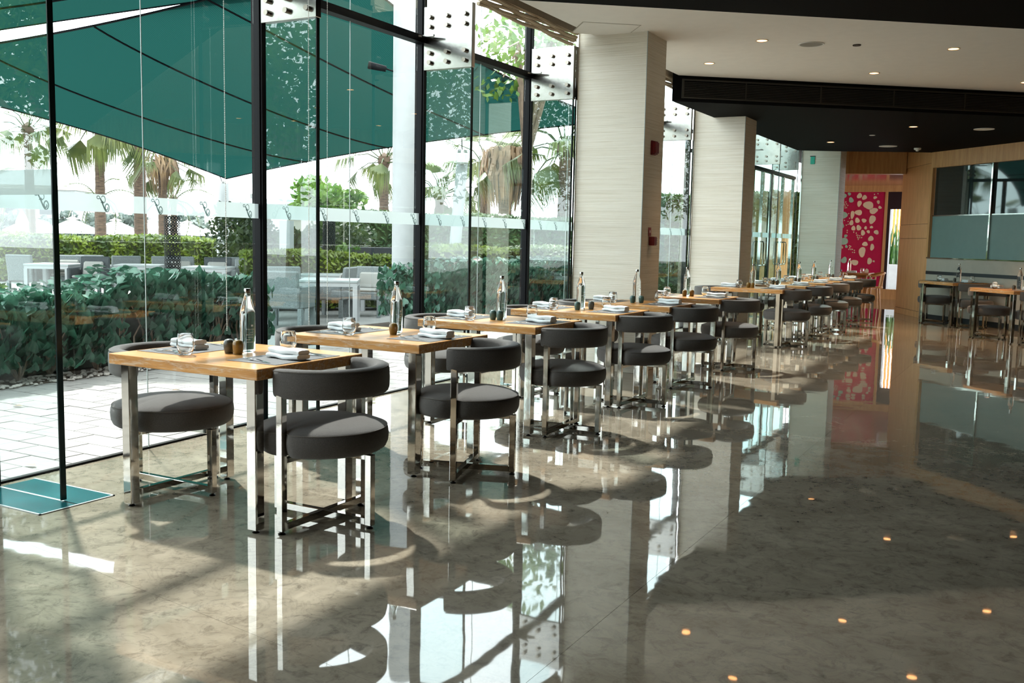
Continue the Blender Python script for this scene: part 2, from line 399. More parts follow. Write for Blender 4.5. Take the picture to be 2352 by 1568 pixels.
BAYS = [(-7.9, -5.0), (-5.0, -3.0), (-3.0, -1.0), (-1.0, 1.04), (1.04, 3.04), (3.04, 5.14), (5.14, 7.14), (7.14, 9.12), (9.12, 11.2), (11.2, 13.3), (13.3, 14.5)]
ZT = 3.015
for wi, (ya, yb) in enumerate(BAYS):
    w = struct(empty('window_%d' % (wi + 1), (fx((ya + yb) / 2), (ya + yb) / 2, 0)))
    ox, oy = w.location.x, w.location.y
    ang = atan2(fx(yb) - fx(ya), yb - ya)
    w.rotation_euler = (0, 0, -ang)
    L = hypot(yb - ya, fx(yb) - fx(ya)) / 2
    for (z0, z1) in ((.012, ZT - .03), (ZT + .03, 4.65)):
        for (p, q) in ((-L + .02, -.002), (.002, L - .02)):
            MB().add([(0, p, z0), (0, q, z0), (0, q, z1), (0, p, z1)], [(0, 1, 2, 3)]).build('pane', 'glass', w)
    MB().box(-.03, .06, -L, L, ZT - .03, ZT + .03).build('transom', 'black', w)
    MB().box(-.05, .02, L - .03, L + .03, 0, 4.65).build('mullion', 'black', w)
    MB().box(-.003, .003, -.002, .002, .012, 4.65).build('glazing_joint', 'seam', w)
    if yb > 1:
        MB().add([(.004, -L + .03, 1.44), (.004, L - .03, 1.44), (.004, L - .03, 1.54), (.004, -L + .03, 1.54)], [(0, 1, 2, 3)]).build('frosted_band', 'frost', w)
        y = 3.78 + .405 * math.ceil((ya + .1 - 3.78) / .405)
        while y < yb - .06:
            link('monogram', MONO, w, (.007, y - oy, 1.487)); y += .405
# ---- glass entrance doors beyond the second column
for di, (ya, yb) in enumerate(((14.5, 15.4), (15.4, 16.3), (16.3, 17.1), (17.1, 17.9), (17.9, 18.6), (18.6, 19.3), (19.3, 20.2), (20.2, 21.1))):
    d = struct(empty('door_%d' % (di + 1), (-4.87, ya, 0))); L = yb - ya
    MB().add([(0, .04, .03), (0, L - .04, .03), (0, L - .04, 2.7), (0, .04, 2.7)], [(0, 1, 2, 3)]).build('pane', 'farglass', d)
    MB().add([(0, 0, 2.76), (0, L, 2.76), (0, L, 3.95), (0, 0, 3.95)], [(0, 1, 2, 3)]).build('transom_light', 'farglass', d)
    for y in (.02, L - .02): MB().box(-.03, .03, y - .02, y + .02, 0, 2.72).build('stile', 'chrome', d)
    MB().box(-.03, .03, .04, L - .04, 0, .06).build('rail', 'chrome', d)
    MB().box(-.05, .05, 0, L, 2.7, 2.76).build('head', 'black', d)
    MB().add([(.006, .05, 1.46), (.006, L - .05, 1.46), (.006, L - .05, 1.55), (.006, .05, 1.55)], [(0, 1, 2, 3)]).build('frosted_band', 'frost', d)
    yy = .10 if di % 2 else L - .10
    MB().tube([(.03, yy, .92), (.09, yy, .93), (.10, yy, .97), (.10, yy, 1.33), (.09, yy, 1.37), (.03, yy, 1.38)], .014).build('handle', 'chrome', d, smooth=True)

# ---- glass fins with bolted steel plates
FINL = {3.04: 'nearest the camera at the left picture edge', 5.14: 'second from the camera', 7.14: 'third from the camera', 9.12: 'butting against the nearest striped column',
        13.3: 'in the gap between two striped columns', 17.75: 'left one at the glass doors', 19.2: 'touching the far striped column'}
fins = []
for y, where in FINL.items():
    x0 = fx(y) + .025; x1 = x0 + (.541 if y < 4 else .49)
    f = empty('glass_fin', (x0, y, 0)); tag(f, 'green glass fin with bolted steel plate ' + where, 'glass fin', 'glass fins along the window wall'); fins.append(f)
    D = x1 - x0
    MB().add([(0, 0, .01), (D - .006, 0, .01), (D - .006, 0, 2.78), (0, 0, 2.78)], [(0, 1, 2, 3)]).build('fin_pane', 'fin', f)
    MB().box(D - .008, D, -.015, .015, .01, 2.78).build('polished_edge', 'finedge', f)
    MB().add([(0, 0, 3.27), (D - .12, 0, 3.27), (D - .12, 0, 4.6), (0, 0, 4.6)], [(0, 1, 2, 3)]).build('fin_pane', 'fin', f)
    pl = MB().box(.01, D + .005, -.026, .026, 2.76, 3.29).build('steel_plate', 'steel', f, bevel=.003)
    bz = [2.82, 2.90, 3.12, 3.20]; bolt = None
    for bx in (.08, .25, .43):
        for z in bz:
            MB().tube([(bx, -.058, z), (bx, .055, z)], .019, 12).build('bolt', 'bolt', pl, smooth=True)
    MB().prism([(0, -.032), (.10, -.032), (.17, -.10), (.17, -.12), (.05, -.12), (-.02, -.25), (-.02, -.032)], ZT + .005, ZT + .02).build('bracket', 'steel', f)
    MB().box(-.01, .012, -.02, .02, 0, 4.6).build('base_channel', 'black', f)
    if y < 4:
        MB().add([(0, -.013, 1.50), (D, -.013, 1.50), (D, -.013, 1.62), (0, -.013, 1.62)], [(0, 1, 2, 3)]).build('frosted_band', 'frost', f)
    t = empty('fin_base_cover', (x0, y, 0)); tag(t, 'teal floor cover at the fin ' + where, 'floor cover', 'teal covers at the fins')
    for s in (-1, 1):
        a, b = (.006, .20) if s > 0 else (-.20, -.006)
        MB().box(.03, D + .10, a, b, .0005, .004).build('cover_plate', 'teal_inlay', t)
    for (a, b, cc, dd) in ((.02, D + .11, .20, .21), (.02, D + .11, -.21, -.20), (D + .10, D + .11, -.21, .21), (.02, D, -.007, .007)):
        MB().box(a, b, cc, dd, .0005, .005).build('edge_strip', 'seam', t)
# bead chains of the blinds
for (x, y, z0, where) in ((-4.34, 5.05, .58, 'left of the second glass fin'), (-4.34, 5.24, .58, 'right of the second glass fin'), (-4.70, 4.66, .7, 'hanging before the first big pane')):
    mb = MB()
    z = z0
    while z < 3.3:
        mb.lathe([(0, -.0045), (.0032, -.002), (.0032, .002), (0, .0045)], 5, (x, y, z)); z += .0115
    mb.tube([(x, y, z0), (x, y, 3.4)], .0008, 4)
    tag(mb.build('blind_chain', 'whiteplastic'), 'thin beaded blind chain ' + where, 'chain', 'bead chains')

# ---- striped columns
for i, (y0, y1, xl) in enumerate(((9.16, 9.70, -4.34), (13.37, 13.95, -4.50), (19.26, 19.86, -4.30))):
    xr = -3.775 if i == 1 else -3.59
    o = struct(MB().box(xl, xr, y0, y1, 0, 3.6).build('wall_column_%d' % (i + 1), 'rib', bevel=.004))
    MB().box(xl - .012, xl + .012, y0 - .012, y0 + .02, 0, 3.45).build('edge_profile', 'chrome', o)
    MB().box(xr - .003, xr + .003, y0 - .003, y0 + .003, 0, 3.38).build('corner_bead', 'seam', o)

# ---- ceilings
W0, W1 = (-4.16, 5.88), (8.0, 15.15)       # near edge of the white field
V0, V1 = (-4.22, 11.65), (8.0, 21.26)      # black bulkhead line
struct(MB().prism([W0, W1, V1, (-4.16, 11.70)], 3.38, 3.5).build('ceiling', 'ceilwhite'))
cn = struct(MB().prism([(-4.16, -8), (8, -8), W1, W0], 3.06, 3.5).build('ceiling_near', 'ceilblack'))
cf = struct(MB().prism([V0, V1, (8, 9.5 + 12), (8, 22), (-.5, 17.98), (-2.03, 19.56), (-3.49, 18.9), (-4.22, 18.5)], 3.065, 3.5).build('ceiling_far', 'ceilblack'))
struct(MB().prism([(-4.2, 18.5), (-3.49, 18.9), (-2.03, 19.56), (8, 21), (8, 30), (-6, 30), (-6, 18.5)], 3.5, 3.6).build('ceiling_back', 'ceilblack'))
# blind pocket
struct(MB().box(-4.16, -4.13, -8, 20, 3.381, 4.7).build('trim_2', 'ceilwhite'))
struct(MB().box(-4.95, -4.13, -8, 20, 4.7, 4.76).build('trim_3', 'white'))
for bi, (ya, yb) in enumerate(((7.2, 9.05), (11.3, 13.2))):
    b = empty('roman_blind', (-4.30, (ya + yb) / 2, 3.28))
    tag(b, 'gathered beige roman blind at the top of the ' + ['bay left of the nearest column', 'bay behind the nearest column'][bi], 'blind', 'beige roman blinds')
    L = (yb - ya) / 2
    MB().box(-.02, .02, -L, L, .10, 1.40).build('cloth', 'beige', b)
    for k in range(5):
        mb = MB(); n = 14; pts = []
        for q in range(n + 1):
            y = -L + 2 * L * q / n; pts.append((.012 * k - .05 + .006 * sin(q * 1.7 + k), y, .022 * k + .012 + .010 * sin(q * .9 + k * 2)))
        mb.tube(pts, .017, 8); mb.build('fold', 'beige', b, smooth=True)
# bulkhead grille
bd = Vector((V1[0] - V0[0], V1[1] - V0[1])).normalized(); ba = atan2(bd.y, bd.x)
g = empty('air_grille', (V0[0], V0[1], 3.065), ba); tag(g, 'long dark air grille in the black bulkhead', 'air grille')
MB().box(.12, 13, -.012, 0, .04, .06).build('frame_rail', 'grille', g); MB().box(.12, 13, -.012, 0, .255, .275).build('frame_rail', 'grille', g)
MB().box(.12, .15, -.012, 0, .06, .255).build('frame_end', 'grille', g)
for k in range(9): MB().box(.15, 13, -.010, -.002, .07 + k * .020, .078 + k * .020).build('slat', 'grille', g)
for k in range(12): MB().box(.95 + k, .965 + k, -.011, -.001, .06, .255).build('stiffener', 'grille', g)
# ceiling hatch
h = empty('ceiling_hatch', (-4.0, 8.55, 3.38), R(38)); tag(h, 'faint square access hatch in the white ceiling', 'hatch')
MB().box(.0, .55, 0, .5, -.003, 0).build('panel', 'ceilwhite', h)
MB().box(-.012, .562, -.012, .512, -.001, 0).build('gap', 'bench', h)

# ---- ceiling fittings
def downlight(x, y, z, where, power=38):
    o = empty('downlight', (x, y, z)); tag(o, 'small warm recessed ceiling spot ' + where, 'downlight', 'recessed ceiling spots')
    MB().lathe([(.052, 0), (.064, 0), (.064, -.006), (.052, -.004)], 20, closed=True).build('ring', 'lampring', o, smooth=True)
    MB().lathe([(0, -.001), (.052, -.001), (.052, .0), (0, .0)], 20).build('diffuser', 'lamp', o)
    ld = bpy.data.lights.new('downlight_beam', 'SPOT'); ld.energy = power; ld.spot_size = R(80); ld.spot_blend = .8; ld.color = (1, .62, .34); ld.shadow_soft_size = .04
    l = bpy.data.objects.new('downlight_beam', ld); C.objects.link(l); l.location = (0, 0, -.02); l.parent = o
for (x, y, w) in ((-2.7, 10.03, 'on the white ceiling, nearest the round speaker'), (-3.57, 11.05, 'on the white ceiling, between column and bulkhead'), (-1.98, 12.4, 'on the white ceiling, close to the bulkhead in the middle'),
                  (-1.02, 11.2, 'on the white ceiling, right of the dark sensor'), (-.41, 13.75, 'on the white ceiling at the right edge of the picture'), (.7, 12.6, 'added unseen for warm fill, white ceiling right of the picture'), (2.3, 13.9, 'added unseen for warm fill, farther right of the picture'), (1.2, 15.0, 'added unseen for warm fill, right of the bulkhead grille')):  # last three lie out of view, added to warm the dark sides
    downlight(x, y, 3.379, w)
for (x, y, w) in ((-1.86, 15.3, 'on the black ceiling, the nearer one'), (-3.37, 17.14, 'on the black ceiling, the far one above the tables'), (-.2, 16.6, 'added unseen for warm fill, black ceiling right of the picture')):  # the last spot is out of view, added as warm fill
    downlight(x, y, 3.064, w, 230)
def disc(name, x, y, z, r, mat, label, cat):
    o = empty(name, (x, y, z)); tag(o, label, cat)
    MB().lathe([(r * .88, 0), (r, 0), (r, -.008), (r * .88, -.006)], 28, closed=True).build('rim', 'whiteplastic' if mat != 'darkmetal' else mat, o, smooth=True)
    MB().lathe([(0, -.004), (r * .88, -.004), (r * .88, 0), (0, 0)], 28).build('cover', mat, o)
disc('ceiling_speaker', -2.29, 10.4, 3.379, .13, 'speaker', 'round grey ceiling speaker on the white ceiling', 'speaker')
disc('ceiling_sensor', -1.88, 10.62, 3.379, .042, 'darkmetal', 'small dark round sensor on the white ceiling', 'sensor')
disc('ceiling_speaker', -.97, 15.91, 3.064, .14, 'whiteplastic', 'white round ceiling speaker on the black ceiling, nearer right', 'speaker')
disc('ceiling_speaker', -2.59, 18.1, 3.064, .15, 'whiteplastic', 'white round ceiling speaker on the black ceiling, far one', 'speaker')
disc('ceiling_sensor', -2.57, 16.26, 3.064, .045, 'whiteplastic', 'small white disc on the black ceiling between the spots', 'sensor')
sdt = empty('smoke_detector', (-2.17, 18.6, 3.064)); tag(sdt, 'white smoke detector on the black ceiling by the wood wall', 'smoke detector')
MB().lathe([(0, 0), (.06, 0), (.06, -.025), (.045, -.035), (0, -.035)], 18).build('base', 'whiteplastic', sdt, smooth=True)
MB().lathe([(0, -.035), (.03, -.035), (.025, -.055), (0, -.058)], 14).build('sensor_head', 'whiteplastic', sdt, smooth=True)

# ---- room closure out of view
sbox('wall_right', 'veneer', 8, 8.15, -8, 12.6, 0, 3.5)
sbox('wall_rear', 'veneer', -4.8, 8, -8.15, -8, 0, 3.5)

# ---- window wall on the right (runs diagonally), wood pillar, lintel
A0 = (-2.0, 19.55); wd = Vector((.70, -.72)).normalized(); wa = atan2(wd.y, wd.x); WL = 14.2
ww = struct(empty('wall_window', (*A0, 0), wa))
MB().box(0, WL, 0, .2, .10, 1.13).build('bench_panel', 'bench', ww)
MB().box(0, WL, -.01, .2, 0, .10).build('skirting', 'stripe', ww)
MB().box(0, WL, -.008, 0, .84, .90).build('dark_stripe', 'stripe', ww)
MB().box(0, WL, -.02, .2, 1.13, 1.15).build('sill', 'chrome', ww)
MB().box(0, WL, -.03, .2, 2.78, 3.5).build('fascia', 'veneer', ww)
MB().box(-.0, .05, -.03, .2, 1.15, 2.78).build('jamb', 'veneer', ww)
k = 0; x = .05
while x < WL - .2:
    x2 = min(1.52 + 1.5 * k, WL)
    MB().box(x + .01, x2 - .02, .02, .05, 1.15, 1.90).build('frosted_pane', 'frosted_wall', ww)
    MB().box(x + .01, x2 - .02, .04, .06, 1.92, 2.78).build('clear_pane', 'darkglass', ww)
    MB().box(x + .01, x2 - .02, .01, .05, 1.90, 1.92).build('glazing_bar', 'steel', ww)
    MB().box(x2 - .02, x2 + .01, -.01, .06, 1.15, 2.78).build('mullion', 'chrome', ww)
    x = x2; k += 1
P0 = (-2.70, 21.1)
wp = struct(empty('wall_pillar', (*A0, 0), atan2(P0[1] - A0[1], P0[0] - A0[0])))
PL = hypot(P0[0] - A0[0], P0[1] - A0[1])
for (z0, z1, dy) in ((0, .115, .012), (.12, 1.495, 0), (1.50, 1.765, 0), (1.77, 2.875, 0), (2.88, 3.5, .004)):
    MB().box(0, PL, -.3, dy, z0, z1).build('panel', 'veneer', wp, bevel=.002)
MB().box(.01, PL - .01, -.28, -.01, 0, 3.5).build('core', 'stripe', wp)
Q0 = (-4.30, 20.53)
wl = struct(empty('wall_lintel', (*P0, 0), atan2(Q0[1] - P0[1], Q0[0] - P0[0])))
QL = hypot(P0[0] - Q0[0], P0[1] - Q0[1])
MB().box(0, QL, 0, .25, 2.77, 3.5).build('panel', 'veneer', wl)
struct(MB().wallseg((-4.32, 19.8), (-5.4, 26.3), .1, 0, 3.5).build('wall_light_blocker', 'veneer'))  # unseen wall, added to keep light out of the passage
# pink ceiling of the passage
struct(MB().prism([(-4.3, 20.75), (-2.75, 21.3), (-1.5, 26.2), (-5.4, 26.2)], 2.86, 2.9).build('ceiling_passage', 'pink'))
# ---- crimson wall with mirror pebbles
wr = struct(empty('wall_red', (-4.77, 26.2, 0)))
MB().box(-.9, 1.03, 0, .12, .26, 2.70).build('red_panel', 'red', wr)
MB().box(-.9, 2.6, -.02, .12, 0, .255).build('plinth', 'veneer', wr)
MB().box(-.9, 2.6, -.03, .12, 2.70, 2.86).build('head_trim', 'veneer', wr)
MB().box(1.03, 1.10, -.02, .12, .255, 2.70).build('post', 'veneer', wr)
MB().box(1.10, 1.17, 0, .30, 0, 2.70).build('jamb', 'plum', wr)
MB().box(1.17, 2.6, 0, .12, 2.27, 2.70).build('overdoor', 'plum', wr)
MB().box(1.9, 2.6, .0, .12, 0, 2.27).build('side_panel', 'plum', wr)
BL = [(165, 287, 20, 25), (213, 270, 16, 14), (233, 328, 23, 25), (310, 288, 23, 26), (358, 304, 22, 23), (313, 362, 20, 30), (400, 378, 46, 40), (458, 305, 16, 14), (490, 347, 14, 17), (508, 398, 16, 14), (450, 430, 40, 28),
      (173, 473, 36, 30), (253, 468, 17, 42), (310, 447, 32, 28), (248, 545, 18, 28), (303, 522, 23, 24), (366, 523, 23, 19), (443, 512, 30, 42), (155, 572, 24, 29), (270, 597, 18, 25), (320, 592, 22, 27), (385, 592, 14, 15), (440, 585, 14, 13),
      (413, 628, 15, 15), (362, 640, 21, 25), (200, 672, 17, 15), (488, 632, 22, 22), (440, 693, 24, 26), (177, 726, 50, 34), (388, 746, 29, 19), (457, 775, 20, 30), (172, 783, 10, 11), (212, 773, 13, 14), (365, 822, 34, 46), (138, 848, 20, 25), (197, 905, 26, 32), (300, 925, 38, 25), (440, 907, 24, 29), (480, 908, 8, 10), (418, 1005, 20, 24)]
BL += [(x, y, 5, 6) for x, y in ((165, 350), (183, 347), (172, 368), (190, 365), (203, 380), (178, 385), (165, 378), (180, 403), (193, 400), (217, 457), (227, 502), (215, 533), (200, 568), (217, 560), (212, 618), (212, 638), (180, 523),
      (275, 634), (300, 643), (305, 662), (318, 664), (334, 668), (313, 680), (320, 690), (335, 686), (322, 703), (353, 685), (240, 766), (253, 770), (245, 785), (238, 800), (257, 800), (272, 800), (291, 808), (275, 828), (293, 828), (450, 275), (482, 268))]
for (cx, cy, rx, ry) in BL:
    x = (cx / 4.127 - 37) * .01064; z = 2.7 - (cy / 4.127 - 61) * .0110
    rx *= .01064 / 4.127; ry *= .011 / 4.127; n = 14; ph = rnd.uniform(0, 6); ph2 = rnd.uniform(0, 6)
    vs = []
    for q in range(n):
        a = 2 * pi * q / n; kk = 1 + .10 * sin(2 * a + ph) + .09 * sin(3 * a + ph2)
        vs.append((x + rx * kk * cos(a), z + ry * kk * sin(a)))
    mb = MB().add([(p, -.010, q) for p, q in vs] + [(p, 0, q) for p, q in vs], [tuple(range(n)), tuple(range(n, 2 * n))[::-1]] + [(i, (i + 1) % n, n + (i + 1) % n, n + i) for i in range(n)])
    mb.build('mirror_pebble', 'mirrorteal' if cx < 236 and rx > .03 else 'mirror', wr)
struct(MB().box(-8, 1, 26.45, 42, -.01, .004).build('floor_terrace', 'outwhite'))
pt = empty('planter', (-4.15, 31.9, 0), R(-6)); tag(pt, 'tall white planter box with snake plants beyond the doorway', 'planter')
MB().prism([(-.34, -.3), (.34, -.3), (.34, .3), (-.34, .3)], .02, .79).build('box', 'outwhite', pt, bevel=.01)
MB().box(-.32, .32, -.28, .28, .70, .795).build('soil', 'soil', pt)
for i in range(34):
    x, y = rnd.uniform(-.29, .29), rnd.uniform(-.25, .25); hh = rnd.uniform(.8, 1.45); lx, ly = rnd.uniform(-.12, .12), rnd.uniform(-.1, .1); a = rnd.uniform(0, pi); w = .04
    pts = []
    for q in range(6):
        t = q / 5; ww_ = w * (1 - t ** 3) + .002; cx, cy, cz = x + lx * t * t, y + ly * t * t, .78 + hh * t
        pts += [(cx - ww_ * cos(a), cy - ww_ * sin(a), cz), (cx + ww_ * cos(a), cy + ww_ * sin(a), cz)]
    MB().add(pts, [(2 * q, 2 * q + 1, 2 * q + 3, 2 * q + 2) for q in range(5)]).build('leaf', 'snake', pt)
sl = empty('slat_screen', (-5.5, 36, 0)); tag(sl, 'orange vertical slat screen behind the snake plants', 'screen')
for i in range(16): MB().box(.1 + i * .11, .17 + i * .11, 0, .05 + .03 * (i % 2), 0, 3.6).build('slat', 'orange', sl)
MB().box(.05, 1.9, .09, .12, .3, .4).build('rail', 'orange', sl)

# ---- alarms on the nearest column, exit sign on the far one
s1 = empty('fire_alarm_sounder', (-3.588, 9.40, 2.275)); tag(s1, 'dark red fire alarm sounder high on the nearest striped column', 'fire alarm')
MB().box(0, .05, -.055, .055, -.065, .065).build('housing', 'alarm', s1, bevel=.012, seg=2); MB().box(.0, .012, -.06, .06, -.07, .07).build('back_plate', 'alarm', s1)
s2 = empty('fire_alarm_strobe', (-3.588, 9.43, 1.34)); tag(s2, 'red fire alarm strobe low on the nearest striped column', 'fire alarm')
MB().box(0, .06, -.06, .02, -.045, .045).build('housing', 'alarm', s2, bevel=.006); MB().box(.005, .05, .02, .06, -.04, .04).build('strobe_lens', 'whiteplastic', s2, bevel=.01)
for q in range(4): MB().box(.05, .053, .024, .056, -.03 + q * .018, -.024 + q * .018).build('strobe_bar', 'bolt', s2)
s3 = empty('call_point_sign', (-3.588, 9.385, 1.435)); tag(s3, 'small red sign plate above the alarm strobe', 'sign')
MB().box(0, .006, -.03, .03, -.042, .042).build('plate', pm('sign red', (.28, .03, .04), .5), s3); MB().box(.006, .007, -.008, .008, -.012, .014).build('pictogram', 'print', s3)
ex = empty('exit_sign', (-4.1, 19.25, 2.95)); tag(ex, 'small green hanging exit sign at the far striped column', 'sign')
MB().box(-.04, .04, -.008, .008, -.08, .06).build('panel', 'exit', ex); MB().box(-.05, .05, -.009, .009, .06, .075).build('rail', 'darkmetal', ex)

# ================================================================== FURNITURE
def glide(x, y): return MB().lathe([(0, 0), (.016, 0), (.018, .004), (.008, .009), (.006, .016), (0, .016)], 12, (x, y, 0))
def make_table():
    t = empty('dining_table')
    MB().box(-.475, .475, -.37, .37, .70, .75).build('tabletop', 'oak', t, bevel=.0025)
    for sx in (-.40, .41):
        for sy in (-.315, .315):
            l = MB().box(sx - .027, sx + .027, sy - .027, sy + .027, .015, .70).build('leg', 'chrome', t, bevel=.003)
            glide(sx, sy).build('foot', 'darkmetal', l, smooth=True)
    return t
def make_chair():
    t = empty('dining_chair')     # faces -X
    def rf(a):
        d = min(abs(((a - pi / 2 + pi) % (2 * pi)) - pi), abs(((a + pi / 2 + pi) % (2 * pi)) - pi))
        return 1 - .15 * math.exp(-(d / .11) ** 2)
    prof = [(.0, .345), (.20, .345), (.275, .350), (.292, .362), (.302, .385), (.305, .415), (.302, .442), (.295, .455), (.287, .462), (.25, .476), (.17, .488), (.08, .493), (0, .494)]
    st = MB().lathe(prof, 72, rf=rf).build('seat', 'fabric', t, smooth=True, ang=60)
    ring = [(.297 * rf(2 * pi * i / 72) * cos(2 * pi * i / 72), .297 * rf(2 * pi * i / 72) * sin(2 * pi * i / 72), .4555) for i in range(73)]
    MB().tube(ring, .0026, 5, cap=False).build('piping', 'piping', st, smooth=True)
    q = .283
    for (x, y, top) in ((0, -q, .63), (0, q, .63), (-q + .01, 0, .345), (q - .01, 0, .345)):
        l = MB().box(x - .017, x + .017, y - .017, y + .017, .015, top).build('leg', 'chrome', t, bevel=.002)
        glide(x, y).build('foot', 'darkmetal', l, smooth=True)
    MB().box(-q + .027, q - .027, -.016, .016, .017, .050).build('base_bar', 'chrome', t, bevel=.002)
    MB().box(-.0155, .0155, -q + .017, q - .017, .0175, .0495).build('base_bar', 'chrome', t, bevel=.002)
    MB().box(-q + .027, q - .027, -.016, .016, .320, .345).build('seat_bar', 'chrome', t, bevel=.002)
    MB().box(-.0155, .0155, -q + .017, q - .017, .321, .3445).build('seat_bar', 'chrome', t, bevel=.002)
    def band(tm, sec, n=44):
        pts = []
        for i in range(n + 1):
            a = -tm + 2 * tm * i / n; pts.append(((.272 * cos(a), .272 * sin(a), .680), (cos(a), sin(a))))
        return MB().sweep(pts, sec)
    tm = R(99); n = 44
    def sec(i):
        e = min(i, n - i); k = (0.55, .80, .93, 1.0)[min(e, 3)]; m = 16; out = []
        for j in range(m):
            a = 2 * pi * j / m; ca, sa = cos(a), sin(a)
            out.append((.036 * k * math.copysign(abs(ca) ** .6, ca), .067 * (.82 + .18 * k) * math.copysign(abs(sa) ** .5, sa)))
        return out
    b = band(tm, sec).build('backrest', 'fabric', t, smooth=True, ang=70)
    pts = [(.302 * cos(-tm * .97 + 2 * tm * .97 * i / 40), .302 * sin(-tm * .97 + 2 * tm * .97 * i / 40), .737) for i in range(41)]
    MB().tube(pts, .0024, 5).build('piping', 'piping', b, smooth=True)
    return t
def make_bottle():
    t = empty('water_bottle')
    MB().lathe([(0, .002), (.030, .0), (.0355, .004), (.0375, .012), (.0375, .185), (.0365, .20), (.032, .222), (.024, .248), (.0175, .268), (.0145, .282), (.0140, .292), (0, .292)], 32).build('glass_body', 'bottle', t, smooth=True, ang=60)
    MB().lathe([(0, .2925), (.0152, .2925), (.0155, .296), (.0155, .312), (.0145, .314), (0, .314)], 24).build('cap', 'steel', t, smooth=True)
    pr = MB()
    def dash(a0, a1, z0, z1, r=.0379):
        k = max(1, int((a1 - a0) / .15)); vs = []
        for i in range(k + 1):
            a = a0 + (a1 - a0) * i / k; vs += [(r * cos(a), r * sin(a), z0), (r * cos(a), r * sin(a), z1)]
        pr.add(vs, [(2 * i, 2 * i + 2, 2 * i + 3, 2 * i + 1) for i in range(k)])
    c0 = -.55
    dash(c0 + .20, c0 + .52, .128, .137)
    for i in range(6): dash(c0 - .42 + i * .19, c0 - .34 + i * .19, .112, .117)
    for i, (a, b) in enumerate(((.1, .5), (-.4, .5), (-.2, .5), (-.42, .1), (-.4, .5))): dash(c0 + a, c0 + b, .098 - i * .012, .100 - i * .012)
    pr.build('print', 'print', t)
    return t
def make_glass():
    return MB().lathe([(0, .002), (.022, .001), (.026, .004), (.035, .018), (.0405, .036), (.0415, .05), (.039, .075), (.0345, .102), (.0335, .1035), (.0328, .102), (.0373, .075), (.0398, .05), (.0388, .037), (.033, .021), (.024, .010), (0, .009)], 28).mesh('drinking_glass', M['tumbler'], smooth=True, ang=70)
def make_shaker(m):
    return MB().lathe([(0, 0), (.019, 0), (.021, .004), (.0245, .022), (.0265, .042), (.026, .052), (.0225, .062), (.016, .068), (.008, .0705), (0, .071)], 24).mesh('shaker', M[m], smooth=True, ang=60)
def make_napkin():
    mb = MB(); n = 9
    def slab(z0, z1, w, x0, x1, oy):
        pts = []
        for i in range(n + 1):
            x = x0 + (x1 - x0) * i / n; pts.append(((x, oy + .004 * sin(i * .8), 0), (0, 1)))
        def sec(i):
            zz = .003 * sin(i * .9 + z0 * 90); k = .93 if i in (0, n) else 1
            return [(w * k * math.copysign(abs(cos(2 * pi * j / 14)) ** .55, cos(2 * pi * j / 14)), (z0 + z1) / 2 + zz + (z1 - z0) / 2 * k * math.copysign(abs(sin(2 * pi * j / 14)) ** .6, sin(2 * pi * j / 14))) for j in range(14)]
        mb.sweep(pts, sec)
    slab(.0, .025, .044, -.105, .105, 0); slab(.023, .049, .038, -.100, .103, .004)
    return mb.mesh('napkin', M['napkin'], smooth=True, ang=60)
def ribbon(pts, th=.0018):
    # pts: (x, halfwidth, z)
    mb = MB(); m = len(pts); vs = []
    for (x, w, z) in pts: vs += [(x, -w, z), (x, w, z), (x, w, z + th), (x, -w, z + th)]
    fs = [(4 * i + a, 4 * i + 4 + a, 4 * i + 4 + (a + 1) % 4, 4 * i + (a + 1) % 4) for i in range(m - 1) for a in range(4)] + [(0, 1, 2, 3), (4 * m - 1, 4 * m - 2, 4 * m - 3, 4 * m - 4)]
    return mb.add(vs, fs)
def make_fork():
    mb = ribbon([(-.10, .007, 0), (-.05, .006, .003), (0, .004, .008), (.03, .004, .005), (.045, .010, .002), (.058, .011, .002)])
    for y in (-.009, -.003, .003, .009): mb.bar((.056, y, .003), (.10, y, .010), .0025, .0018)
    return mb.mesh('fork', M['cutlery'], smooth=True)
def make_knife(): return ribbon([(-.115, .006, 0), (-.05, .0065, .0015), (0, .005, .002), (.01, .009, .001), (.08, .0095, .001), (.11, .005, .001), (.115, .001, .001)], .003).mesh('knife', M['cutlery'], smooth=True)
def make_spoon(): return ribbon([(-.10, .007, 0), (-.04, .005, .004), (.02, .0035, .011), (.04, .010, .009), (.055, .0185, .004), (.075, .020, .002), (.092, .013, .005), (.10, .003, .009)]).mesh('spoon', M['cutlery'], smooth=True)
def make_mat(): return MB().box(-.15, .15, -.225, .225, 0, .0018).mesh('placemat', M['mat'])

